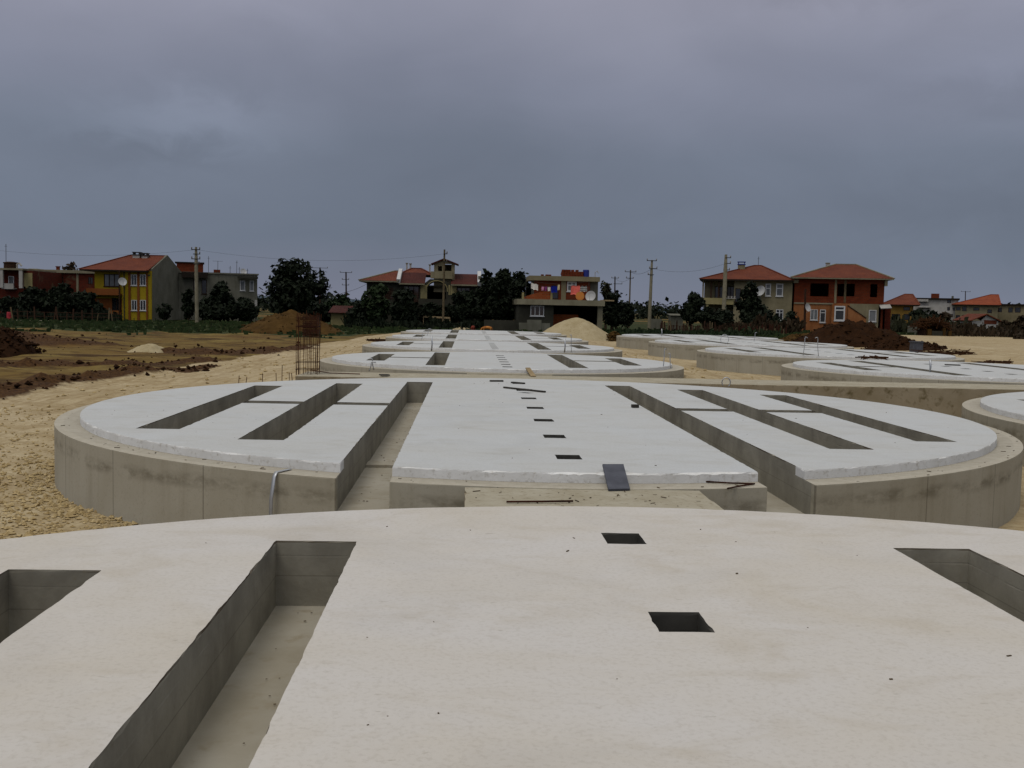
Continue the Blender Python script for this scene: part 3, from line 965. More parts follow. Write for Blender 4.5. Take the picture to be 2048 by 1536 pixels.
# ------------------------------------------------------------------ yellow house with the hipped roof
def yellow_house():
    Y = 138.0; D = 14.5
    xL = at(187, 590, Y).x; xM = at(244, 590, Y).x; xR = at(303, 590, Y).x
    ze = at(270, 541, Y).z
    b = empty('house', ((xL + xR) / 2, Y + D / 2, 0), 'two storey yellow house with orange balcony and bare grey gable wall', 'house', 'houses of the village')
    Yb = Y + .45                                                     # the left half stands back behind its balcony
    def W(px0, px1, py0, py1, yy): return R(px0, px1, py0, py1, yy)
    up = [W(262, 274, 549, 571, Y), W(280, 292, 549, 571, Y)]; lo = [W(263, 274, 600, 621, Y), W(280, 292, 600, 621, Y)]
    front_wall('front_wall', b, 'yellow', xM, xR, 0, ze, Y, up + lo)
    for w in up + lo: window(b, *w, Y, 'white', 'pane', 1)
    wl = [W(208, 239, 548, 573, Yb), W(224, 242, 596, 621, Yb)]
    front_wall('recessed_wall', b, 'yellow', xL, xM - .02, 2.8, ze, Yb, wl[:1])
    front_wall('ground_floor_wall', b, 'orange', xL, xM - .02, 0, 2.79, Yb, wl[1:])
    window(b, *wl[0], Yb, 'wood_dark', 'pane_curtain', 2); window(b, *wl[1], Yb, 'wood_dark', 'pane', 1)
    # orange pilasters between the windows
    for p0, p1 in ((257, 261.5), (274.6, 279.4), (292.5, 296)):
        X0, X1, _, _ = W(p0, p1, 560, 600, Y)
        MB().box(X0, X1, Y - .10, Y - .002, 0, ze - .25).build('pilaster', M['orange'], b)
    # balcony
    X0, X1, Z0, Z1 = W(173, 246, 577, 590, Y - .6)
    m = MB(); m.box(X0, X1 - .3, Y - .75, Y - .60, Z0, Z1); m.box(X0, X0 + .15, Y - .6, Yb - .01, Z0, Z1); m.box(X0 + .15, X1 - .3, Y - .6, Yb - .01, Z0, Z0 + .18)
    m.build('balcony', M['orange'], b)
    MB().box(xM - .12, xM + .0, Y - .9, Y - .78, 0, ze).build('balcony_post', M['wood_dark'], b)
    # garden plinth
    X0, X1, Z0, Z1 = W(205, 245, 621, 640, Y); MB().box(X0, X1, Y - 1.6, Y - 1.4, 0, Z1).build('porch_wall', M['orange'], b)
    # body with the bare gable on the right
    zr = at(334, 512, Y + D / 2).z
    m = MB(); m.box(xL, xL + .25, Yb + .25, Y + D, 0, ze - .2); m.box(xL + .25, xR - .25, Y + D - .25, Y + D, 0, ze - .2); m.box(xL + .25, xR - .25, Y + 2, Y + D - .25, 2.9, 3.05); m.box(xL + .25, xR - .25, Y + 2, Y + D - .25, ze - .35, ze - .2)
    m.build('rear_wall', M['yellow'], b)
    g = MB(); t = .25
    pr = [(Y + .26, 0), (Y + D, 0), (Y + D, ze + .25), (Y + D / 2, zr + .12), (Y + .26, ze + .25)]
    v = [(xR + .02, y, z) for y, z in pr] + [(xR - t, y, z) for y, z in pr]
    g.add(v, [(0, 1, 2, 3, 4), (9, 8, 7, 6, 5)] + [(i, (i + 1) % 5, (i + 1) % 5 + 5, i + 5) for i in range(5)])
    g.build('gable_wall', M['plaster'], b)
    xe = at(163, 541, Y).x; xa = at(262, 515, Y + D / 2).x
    hip_roof(b, xe, xR - .27, Y - .9, Y + D + .2, ze, xa, xR - .27, Y + D / 2, zr, 'tile')
    for p0, p1, py in ((268, 282, 504), (286, 297, 506)):
        X0, X1, Z0, Z1 = R(p0, p1, py, 518, Y + D / 2 - 1); chimney(b, X0, X1, Y + D / 2 - 1.6, Y + D / 2 - .6, Z0 - .4, Z1 - .45, 'plaster_white', 'iron')
    d = dish(b, at(245, 563, Y - 1), .55, (.5, -.8, .35))
    MB().bar((xM + .3, Y - .06, 0), (xM + .3, Y - .06, ze), .1).build('drainpipe', M['iron'], b)
    X0, X1, Z0, Z1 = R(294, 300, 549, 552, Y); MB().box(X0, X1, Y - .08, Y - .002, Z0, Z1).build('vent_plate', M['iron'], b)
    return b


yellow_house()


def brick_row():
    Y = 150.0
    X0, X1, _, z1 = R(68, 189, 546, 640, Y)
    b = empty('house', ((X0 + X1) / 2, Y + 5, 0), 'long unplastered dark brick house with flat concrete roof band behind dark trees', 'house', 'houses of the village')
    w = [R(84, 94, 553, 572, Y), R(120, 127, 554, 566, Y), R(176, 186, 554, 568, Y), R(90, 104, 600, 622, Y)]
    front_wall('front_wall', b, 'brick_dark', X0, X1, 0, z1, Y, w)
    for k in w: window(b, *k, Y, 'wood_dark', 'pane', 1, sill=False)
    shell('rear_wall', b, 'brick_dark', X0, X1, Y + .25, Y + 10, 0, z1, floors=(3,))
    zz = at(130, 540, Y).z
    MB().box(X0 - .2, X1 + .3, Y - .35, Y + 10.3, z1 + .003, zz).build('roof_slab', M['slab'], b)
    for px in (113, 155):
        x = at(px, 560, Y).x; MB().box(x - .15, x + .15, Y - .06, Y - .002, 0, z1).build('column', M['slab'], b)
    x = at(115, 540, Y + 2).x; chimney(b, x - .2, x + .2, Y + 2, Y + 2.4, zz - .1, at(115, 534, Y + 2).z, 'brick', 'brick', pots=False)
    x0, x1 = at(55, 540, Y).x, at(72, 540, Y).x
    MB().box(x0, x1 - .02, Y + .3, Y + 3, z1, at(60, 537, Y).z).build('parapet', M['cream'], b)


brick_row()


def left_edge_house():
    Y = 140.0
    X0, X1, _, z1 = R(-60, 66, 540, 640, Y)
    b = empty('house', ((X0 + X1) / 2, Y + 5, 0), 'flat roofed brick house with a round water tank on top', 'house', 'houses of the village')
    ws = [R(-40, -8, 560, 590, Y), R(17, 28, 552, 573, Y), R(8, 30, 600, 625, Y)]
    front_wall('front_wall', b, 'brick_dark', X0, X1, 0, z1, Y, ws)
    window(b, *ws[0], Y, 'white', 'pane', 1); window(b, *ws[1], Y, 'white', 'pane_curtain', 0); window(b, *ws[2], Y, 'wood_dark', 'pane', 1)
    shell('rear_wall', b, 'brick_dark', X0, X1, Y + .25, Y + 10, 0, z1, floors=(3,))
    zz = at(30, 537, Y).z
    MB().box(X0 - .3, at(54, 540, Y).x, Y - 1.3, Y + 10.2, z1 + .003, zz).build('roof_slab', M['slab'], b)
    x0, x1, za, zb = R(10, 34, 571, 576, Y)
    m = MB(); m.box(x0, x1, Y - 1.1, Y - .95, za - .15, zb + .25); m.box(x0, x1, Y - .95, Y - .01, za - .15, za); m.build('balcony', M['plaster_white'], b)
    for px in (11, 49): x = at(px, 560, Y).x; MB().box(x - .2, x + .2, Y - 1.25, Y - .9, za, z1).build('balcony_column', M['plaster_white'], b)
    x0, x1, za, zb = R(49, 66, 546, 576, Y); MB().box(x0, x1 - .05, Y - .16, Y - .003, za, zb).build('pale_panel', M['cream'], b)
    x0, x1, za, zb = R(2, 28, 522, 537, Y + 2)
    m = MB(); m.lathe(((x0 + x1) / 2, Y + 3, za - .1), [(.85, 0), (.88, .05), (.86, .8), (.95, .82), (.95, .95), (.4, 1.05)], 18)
    m.build('water_tank', M['wood_dark'], b)
    antenna(b, at(12, 520, Y + 3).x, Y + 3, zb - .2, at(12, 488, Y + 3).z)
    x = at(34, 532, Y + 2).x; MB().tube([(x, Y + 2, zz), (x, Y + 2, zz + .6), (x + .3, Y + 2, zz + .8), (x + .6, Y + 2, zz + .4)], .12, 8).build('flue', M['plaster_white'], b)
    return b


left_edge_house()


def grey_flat_house():
    Y = 152.0
    X0, X1, _, z1 = R(355, 513, 548, 640, Y)
    b = empty('house', ((X0 + X1) / 2, Y + 5, 0), 'grey flat roofed house behind bushes, with antenna masts and brick roof room', 'house', 'houses of the village')
    ws = [R(479, 489, 561, 581, Y), R(498, 506, 561, 582, Y), R(404, 414, 560, 588, Y), R(388, 398, 560, 583, Y)]
    front_wall('front_wall', b, 'plaster', X0, X1, 0, z1, Y, ws)
    window(b, *ws[0], Y, 'white', 'pane_curtain', 0); window(b, *ws[1], Y, 'white', 'pane_curtain', 0)
    window(b, *ws[2], Y, 'wood_dark', 'pane', 0); window(b, *ws[3], Y, 'wood_dark', 'pane', 1)
    shell('rear_wall', b, 'plaster', X0, X1, Y + .25, Y + 11, 0, z1, floors=(3,))
    MB().box(X0 - .2, X1 + .2, Y - .15, Y + 11.2, z1 + .003, z1 + .2).build('roof_slab', M['plaster'], b)
    x0, x1, za, zb = R(366, 416, 545, 556, Y); MB().box(x0, x1, Y - 1.2, Y - .16, za, zb).build('canopy', M['soffit'], b)
    x0, x1, za, zb = R(474, 514, 549, 557, Y); MB().box(x0, x1, Y - 1.0, Y - .16, za, zb - .25).build('window_hood', M['plaster_dark'], b)
    x0, x1, za, zb = R(363, 414, 527, 545, Y + 2)
    MB().box(x0, x1, Y + 2, Y + 6, z1 + .2, zb).build('roof_room', M['brick'], b)
    MB().box(x0 - .25, x1 + .15, Y + 1.8, Y + 6.2, zb + .003, zb + .16).build('roof_room_slab', M['soffit'], b)
    for px, py, k in ((431, 513, 'mast'), (449, 522, 'aerial'), (473, 532, 'mast'), (486, 521, 'mast'), (491, 534, 'mast'), (507, 537, 'mast')):
        p = at(px, py, Y + 4); antenna(b, p.x, p.y, z1 + .15, p.z, k)
    x0, x1, za, zb = R(441, 454, 541, 546, Y + 4); MB().box(x0, x1, Y + 4, Y + 4.6, z1 + .2, zb + .1).build('brick_stub', M['brick'], b)
    p = at(496, 543, Y + 3); dish(b, p, .5, (.3, -.9, .4))
    x0, x1, za, zb = R(508, 513, 600, 612, Y); MB().box(x0, x1 - .03, Y - .06, Y - .003, za, zb).build('lime_patch', M['plaster_white'], b)
    piv = Vector((at(430, 600, Y).x, Y, 0)); a = rad(14)
    b.location = piv + Matrix.Rotation(a, 3, 'Z') @ (b.location - piv); b.rotation_euler = (0, 0, a)


grey_flat_house()


# ------------------------------------------------------------------ villa with the turret and the arch
def villa():
    Y = 130.0; D = 11.0
    xl = at(733, 600, Y).x; xv = at(797, 600, Y).x; xr = at(958, 600, Y).x
    ze = at(850, 567, Y).z
    b = empty('villa', ((xl + xr) / 2, Y + D / 2, 0), 'large shadowy villa with red roofs, arched balcony and small gabled turret', 'house', 'houses of the village')
    Yr = Y + 1.6
    arch = R(855, 892, 557, 600, Y)
    ops = [R(806, 838, 572, 604, Y), R(914, 940, 575, 600, Y), R(770, 786, 576, 598, Y)]
    xa0, xa1 = arch[0], arch[1]
    # front wall with an arched opening: rounded top
    zs = at(873, 580, Y).z; cx = (xa0 + xa1) / 2; rr = (xa1 - xa0) / 2; zb = arch[2]
    ap = [(xa0, zb), (xa1, zb), (xa1, zs)] + [(cx + rr * math.cos(a), zs + rr * .85 * math.sin(a)) for a in np.linspace(0, math.pi, 15)[1:-1]] + [(xa0, zs)]
    mb = MB(); t = .3
    tf = lambda u, v, w: (u, Y + t - w, v)
    zp = zs + rr * .85 + .35
    outer = [(xl, 0), (xr, 0), (xr, ze - .05), (cx + rr + .5, ze - .05), (cx + rr * .75, zp), (cx - rr * .75, zp), (cx - rr - .5, ze - .05), (xl, ze - .05)]
    lows = [R(800, 826, 616, 650, Y), R(858, 890, 616, 650, Y), R(910, 940, 616, 645, Y)]
    plate(mb, outer, [ap] + [rect(*o) for o in ops + lows], 0, t, tf=tf, bottom=True)
    mb.build('front_wall', M['plaster_dark'], b)
    for o in ops: window(b, *o, Y, 'wood_dark', 'pane_brown', 2, sill=False)
    for o in lows[:1] + lows[2:]: window(b, *o, Y, 'wood_dark', 'pane', 1, sill=False)
    shell('rear_wall', b, 'plaster_dark', xl, xr, Y + .3, Y + D, 0, ze - .2, floors=(3.0,))
    # pale band round the arch
    m = MB(); pts = [(cx + (rr + .18) * math.cos(a), zs + (rr * .85 + .18) * math.sin(a)) for a in np.linspace(-.15, math.pi + .15, 20)]
    for p, q in zip(pts, pts[1:]): m.bar((p[0], Y - .06, p[1]), (q[0], Y - .06, q[1]), .10, .30, up=(0, 1, 0))
    m.build('arch_band', M['cream'], b)
    for p0, p1, q0, q1 in ((841, 854, 570, 597), (901, 913, 572, 590), (897, 900, 570, 590)):
        X0, X1, Z0, Z1 = R(p0, p1, q0, q1, Y); MB().box(X0, X1, Y - .05, Y - .003, Z0, Z1).build('pale_panel', M['cream'], b)
    X0, X1, Z0, Z1 = R(838, 902, 600, 610, Y)
    m = MB(); m.box(X0, X1, Y - 1.5, Y - 1.38, Z0, Z1 + .1); m.box(X0, X1, Y - 1.38, Y - .07, Z0, Z0 + .18)
    m.build('balcony', M['plaster_dark'], b)
    # roofs: left hipped wing, lower dark roof left and right of the arch, main roof behind
    xe = at(719, 563, Y).x; zr = at(812, 545, Y + 4.5).z
    hip_roof(b, xe, xv, Y - .8, Y + D + .4, at(780, 562, Y).z, at(790, 548, Y + 5).x, xv, Y + 5, at(790, 542, Y + 5).z, 'tile', .16, 'soffit', 'slab')
    def lean(name, p0, p1, top, back):
        X0, X1 = at(p0, 566, Y).x, at(p1, 566, Y).x
        zt = at((p0 + p1) / 2, top, Y + back).z
        q = MB(); q.slab([(X0, Y - .7, ze - .02), (X1, Y - .7, ze - .02), (X1, Y + back, zt), (X0, Y + back, zt)], .16)
        r = q.build(name, M['tile_dark'], b)
        MB().box(X0, X1, Y - .86, Y - .71, ze - .2, ze - .03).build('gutter', M['slab'], r)
    lean('lower_roof', 799, 850, 545, 3.6); lean('lower_roof', 902, 955, 548, 3.6)
    X0, X1 = at(806, 545, Y + 6).x, at(868, 545, Y + 6).x; z = at(840, 546, Y + 5).z
    hip_roof(b, X0 - .3, X1, Y + 3.3, Y + D + .2, z - .25, at(824, 538, Y + 7).x, at(842, 538, Y + 7).x, Y + 7, at(832, 537, Y + 7).z, 'tile', .12)
    # white verges
    for pa, pb in (((805, 541), (793, 562)), ((962.5, 546), (954.5, 568))):
        A = at(*pa, Y + 3.4); B = at(*pb, Y - .75); A.x = B.x = (A.x + B.x) / 2
        MB().bar(A, B, .45, .5).build('roof_verge', M['verge'], b)
    X0, X1 = at(956, 580, Y).x, at(963, 580, Y).x; MB().box(X0, X1, Y + .1, Y + 4, 0, at(960, 552, Y).z).build('fire_wall', M['plaster'], b)
    # turret
    yt = Y + 1.0
    X0, X1, Z0, Z1 = R(868, 909, 527, 556, yt); D2 = 2.6
    wa, wb = R(876, 884, 532, 542, yt), R(890, 903, 528, 542, yt)
    zap = at(888, 519, yt).z; xm = at(888, 519, yt).x
    mb = MB(); tf = lambda u, v, w: (u, yt + .2 - w, v)
    plate(mb, [(X0, ze - 1), (X1, ze - 1), (X1, Z1), (xm, zap - .1), (X0, Z1)], [rect(*wa), rect(*wb)], 0, .2, tf=tf, bottom=True)
    mb.box(X0, X0 + .15, yt + .2, yt + D2, Z0 - 1, Z1 - .02); mb.box(X1 - .15, X1, yt + .2, yt + D2, Z0 - 1, Z1 - .02); mb.box(X0, X1, yt + D2, yt + D2 + .15, Z0 - 1, Z1 - .02)
    tu = mb.build('turret', M['plaster_pale'], b)
    m = MB()
    for s, xx in ((-1, X0 - .35), (1, X1 + .45)):
        zz = Z1 - .18
        m.slab([(xx, yt - .35, zz), (xm, yt - .35, zap), (xm, yt + D2 + .3, zap), (xx, yt + D2 + .3, zz)][::s], .14)
    m.build('turret_roof', M['tile_dark'], tu)
    X0, X1, Z0, Z1 = R(861, 905, 543, 557, Y); MB().box(X0, X1, Y + .32, Y + .98, Z0, Z1).build('turret_base', M['plaster_pale'], tu)
    for p0, p1, py in ((812, 815, 526), (819, 822.5, 527), (858, 861, 529)):
        X0, X1, Z0, Z1 = R(p0, p1, py, 548, Y + 7); chimney(b, X0, X1, Y + 7, Y + 7.3, Z0, Z1 - .1, 'plaster_white', 'slab', pots=False)
    return b


villa()


# ------------------------------------------------------------------ house with the washing terrace
def terrace_house():
    Y = 118.0; D = 11.0
    xl, xr = at(1037, 630, Y).x, at(1206, 630, Y).x
    zt0, zt1 = at(1120, 610.5, Y).z, at(1120, 599.5, Y).z
    b = empty('house', ((xl + xr) / 2, Y + D / 2, 0), 'grey house with washing terrace on its flat roof and open dark garage', 'house', 'houses of the village')
    xg = at(1107, 630, Y).x
    w0 = R(1061, 1088, 611.5, 632, Y)
    front_wall('front_wall', b, 'plaster_dark', xl, xg, 0, zt0, Y, [w0])
    window(b, *w0, Y, 'white', 'pane_brown', 2)
    m = MB(); m.box(xl, xl + .25, Y + .26, Y + D, 0, zt0); m.box(xr - .25, xr, Y + 3, Y + D, 0, zt0); m.box(xl + .25, xr - .25, Y + D - .25, Y + D, 0, zt0); m.box(xg - .25, xg, Y + .26, Y + D - .25, 0, zt0)
    m.build('rear_wall', M['plaster_dark'], b)
    MB().box(at(1108, 650, Y).x, at(1160, 650, Y).x, Y + 2.0, Y + 2.2, 0, at(1130, 629, Y).z).build('garage_half_wall', M['brick_orange'], b)
    X0, X1, _, _ = R(1195, 1205, 610, 660, Y); MB().box(X0, X1, Y, Y + .5, 0, zt0 - .003).build('pillar', M['slab'], b)
    MB().box(at(1034, 605, Y).x, xr + .1, Y - .6, Y + D + .3, zt0, zt1).build('terrace_slab', M['slab'], b)
    X0, X1, Z0, Z1 = R(1207, 1227, 600, 602.5, Y); MB().box(X0, X1, Y - .6, Y + 3, Z0, Z1).build('awning_board', M['plank'], b)
    # plinth blocks in front
    # upper room set back
    Yu = Y + 5
    x0, x1, z0, z1 = R(1068, 1180, 562, 602, Yu)
    wu = R(1134, 1153, 563, 583, Yu); dr = R(1103, 1117, 570, 598, Yu)
    front_wall('upper_wall', b, 'brick', x0, x1, zt1 + .003, z1, Yu, [wu, dr])
    fr = window(b, *wu, Yu, 'white', 'pane_curtain', 1, .62, .16); window(b, *dr, Yu, 'wood_dark', 'pane', 0, sill=False)
    x = at(1127, 580, Yu).x; MB().box(x - .28, x + .28, Yu - .08, Yu - .003, zt1, z1).build('column', M['plaster_pale'], b)
    m = MB(); m.box(x0, x0 + .2, Yu + .26, Yu + 6, zt1, z1); m.box(x1 - .2, x1, Yu + .26, Yu + 6, zt1, z1); m.box(x0 + .2, x1 - .2, Yu + 5.8, Yu + 6, zt1, z1); m.build('upper_rear_wall', M['plaster'], b)
    xs0, xs1 = at(1181, 580, Yu).x, at(1197, 580, Yu).x
    MB().box(xs0 - .3, xs1, Yu + .5, Yu + 5, zt1 + .004, z1).build('side_room', M['plaster'], b)
    X0, X1, Z0, Z1 = R(1058, 1199, 552.5, 561.5, Yu); MB().box(X0, X1, Yu - .5, Yu + 6.3, z1 + .004, z1 + .55).build('roof_slab', M['plaster_pale'], b)
    zr = z1 + .56
    # parapet of orange brick rising to the right
    yp = Y + 1.2
    A, B_ = at(1047, 598, yp).x, at(1103, 598, yp).x
    m = MB(); v = [(A, zt1), (B_, zt1), (B_, zt1 + 1.0), (at(1080, 590, yp).x, zt1 + .85), (A, zt1 + .25)]
    plate(m, v, [], 0, .2, tf=lambda u, v_, w: (u, yp + .2 - w, v_), bottom=True); m.build('parapet', M['brick_orange'], b)
    for px in (1046, 1103): x = at(px, 590, yp).x; MB().box(x - .12, x + .12, yp - .06, yp + .26, zt1 + .003, zt1 + (1.1 if px > 1050 else .75)).build('parapet_post', M['cream'], b)
    # roof load of bricks and a blue water barrel
    dish(b, at(1181, 592, Y + .5), .62, (-.45, -.85, .25))
    m = MB(); x = at(1190, 553, Yu + 1).x; m.tube([(x, Yu + 1, zr), (x, Yu + 1, zr + .6), (x + .25, Yu + 1, zr + .75), (x + .4, Yu + 1, zr + .5)], .05, 6); m.build('vent_pipe', M['plaster_white'], b)
    return b, Yu, zr, zt1, Y


_b, YU, ZROOF, ZTERR, YT = terrace_house()
# stacked bricks on the roof: two ragged heaps
def brick_heap(px0, px1, rows, label):
    rng = random.Random(px0); mb = MB()
    X0, X1 = at(px0, 548, YU + 1).x, at(px1, 548, YU + 1).x
    for r in range(rows):
        x = X0 + rng.random() * .2
        while x < X1 - .3 - rng.random() * (.5 if r == rows - 1 else .1):
            for k in range(3):
                mb.box(x, x + .30, YU + 1 + k * .32, YU + 1.28 + k * .32, ZROOF + .005 + r * .21, ZROOF + .205 + r * .21)
            x += .32 + (rng.random() * .25 if r == rows - 1 else .01)
    o = mb.build('brick_stack', M['brick'], None, ((X0 + X1) / 2, YU + 1.4, ZROOF))
    tag(o, label, 'bricks')


brick_heap(1122, 1168, 4, 'tall ragged stack of hollow bricks on the flat roof beside the blue barrel')
brick_heap(1080, 1110, 1, 'single low row of hollow bricks on the roof above the washing line')
mb = MB(); p = at(1172, 548, YU + 1.4); mb.lathe((p.x, p.y, ZROOF + .003), [(.36, 0), (.38, .05), (.38, .8), (.34, .88)], 16)
tag(mb.build('barrel', M['blue'], None, (p.x, p.y, ZROOF)), 'dark blue plastic barrel on the flat roof at end of brick stack', 'barrel')


# washing on the terrace
def washing():
    yl = YT + .9
    zl = at(1110, 566, yl).z
    xa, xb = at(1052, 566, yl).x, at(1178, 566, yl).x
    m = MB()
    pts = [(xa + (xb - xa) * i / 12, yl, zl + .25 - .35 * math.sin(math.pi * i / 12)) for i in range(13)]
    m.tube(pts, .012, 5)
    for x in (xa, xb): m.tube([(x, yl, ZTERR), (x, yl, zl + .3)], .03, 6)
    o = m.build('washing_line', M['iron'], None, ((xa + xb) / 2, yl, ZTERR)); tag(o, 'sagging washing line between two posts along the roof terrace', 'washing line')
    def cloth(name, label, px0, px1, py0, py1, colour, skew=0, colour2=None, dx=0):
        X0, X1, Z0, Z1 = R(px0, px1, py0, py1, yl)
        n = 8; v = []; f = []
        for side in (0, 1):
            for j in range(n + 1):
                for i in range(n + 1):
                    u, w = i / n, j / n
                    x = X0 + (X1 - X0) * u + .10 * (w) * math.sin(u * 9 + px0) * .5
                    z = Z1 + (Z0 - Z1) * w + skew * (u - .5) * (1) + .04 * math.sin(u * 11 + px0)
                    y = yl + .07 * math.sin(u * 10 + px0) * w + (.02 if side else 0)
                    v.append((x, y, z))
        k = (n + 1) ** 2
        for j in range(n):
            for i in range(n):
                a = j * (n + 1) + i; f.append((a, a + 1, a + n + 2, a + n + 1)); f.append((k + a + n + 1, k + a + n + 2, k + a + 1, k + a))
        ring = [i for i in range(n + 1)] + [j * (n + 1) + n for j in range(1, n + 1)] + [n * (n + 1) + i for i in range(n - 1, -1, -1)] + [j * (n + 1) for j in range(n - 1, 0, -1)]
        for a, c in zip(ring, ring[1:] + ring[:1]): f.append((a, c, k + c, k + a))
        mm = Mat(name.replace(' ', '_') + '_fabric', .95, .05)
        if colour2:
            sx = mm.sep(mm.pos)
            c = mm.mix(mm.math('GREATER_THAN', mm.math('FRACT', mm.math('MULTIPLY', sx[2], 4.5)), .5), colour, colour2)
        else: c = mm.mix(mm.ramp(mm.noise(mm.pos, 4, 3, .6), [(.4, 0.0), (.7, .5)]), colour, tuple(q * .6 for q in colour))
        q = MB(); q.add(v, f); o = q.build(name, mm.done(c), None, ((X0 + X1) / 2, yl, Z1), True)
        tag(o, label, 'laundry', 'washing hung on the roof terrace')
    cloth('white_sheet', 'white sheet hanging askew at the left end of the washing line', 1062, 1076, 567, 579, lin(205, 200, 190), -.18)
    cloth('pink_shirt', 'pale pink shirt hung beside the purple one on the line', 1083, 1088, 573, 581, lin(200, 140, 165))
    cloth('purple_shirt', 'purple patterned shirt hung between the pink and the white ones', 1089, 1094, 573, 582, lin(120, 60, 110))
    cloth('white_vest', 'small white vest hung left of the dark blue overalls', 1095, 1101, 574, 582, lin(210, 206, 198))
    cloth('blue_overalls', 'dark blue overalls, widest garment in the middle of the washing line', 1102, 1115, 572, 585, lin(22, 34, 120))
    cloth('cream_shirt', 'cream shirt hung right of the dark blue overalls', 1115.5, 1119.5, 569, 580, lin(205, 190, 150))
    cloth('pink_blanket', 'large salmon pink blanket hanging in front of the upper window', 1142, 1160, 571, 589, lin(214, 104, 92))
    cloth('striped_towel', 'grey and white striped towel next to the pink blanket', 1160.5, 1174, 572, 583, lin(150, 150, 145), 0, lin(95, 95, 92))
    p = at(1160, 592, YT + .5)
    q = MB(); q.tube([(p.x, p.y + .1, p.z), (p.x, p.y, p.z)], .5, 20); q.tube([(p.x, p.y - .02, p.z), (p.x, p.y, p.z)], .38, 20)
    m2 = mottled('orange_plastic', lin(190, 110, 40), lin(170, 120, 60), 5, .6, .3)
    o = q.build('wash_basin', m2, None, (p.x, p.y, p.z - .5)); tag(o, 'round orange plastic basin propped up under the pink blanket', 'basin')


washing()

# low block wall beside the terrace house
X0, X1, Z0, Z1 = R(968, 1036, 642, 662, 114)
mb = MB(); mb.box(X0, X1, 114, 114.25, -.1, Z1 + .1); mb.box(X0 + 1.2, X0 + 3.5, 113.9, 113.997, -.1, Z1 - .3)
tag(mb.build('block_wall', M['plaster_dark'], None, ((X0 + X1) / 2, 114, 0)), 'low dark concrete block wall left of the house with the washing terrace', 'wall')
X0, X1, Z0, Z1 = R(1036, 1100, 646, 664, 116)
mb = MB(); mb.box(X0 + .1, X1, 116, 116.3, -.1, Z1); mb.box(X0 + 1.0, X0 + 2.6, 115.9, 115.997, -.1, Z1 + .35)
tag(mb.build('plinth_wall', M['plaster'], None, ((X0 + X1) / 2, 116, 0)), 'low grey plinth wall under the window of the washing terrace house', 'wall')


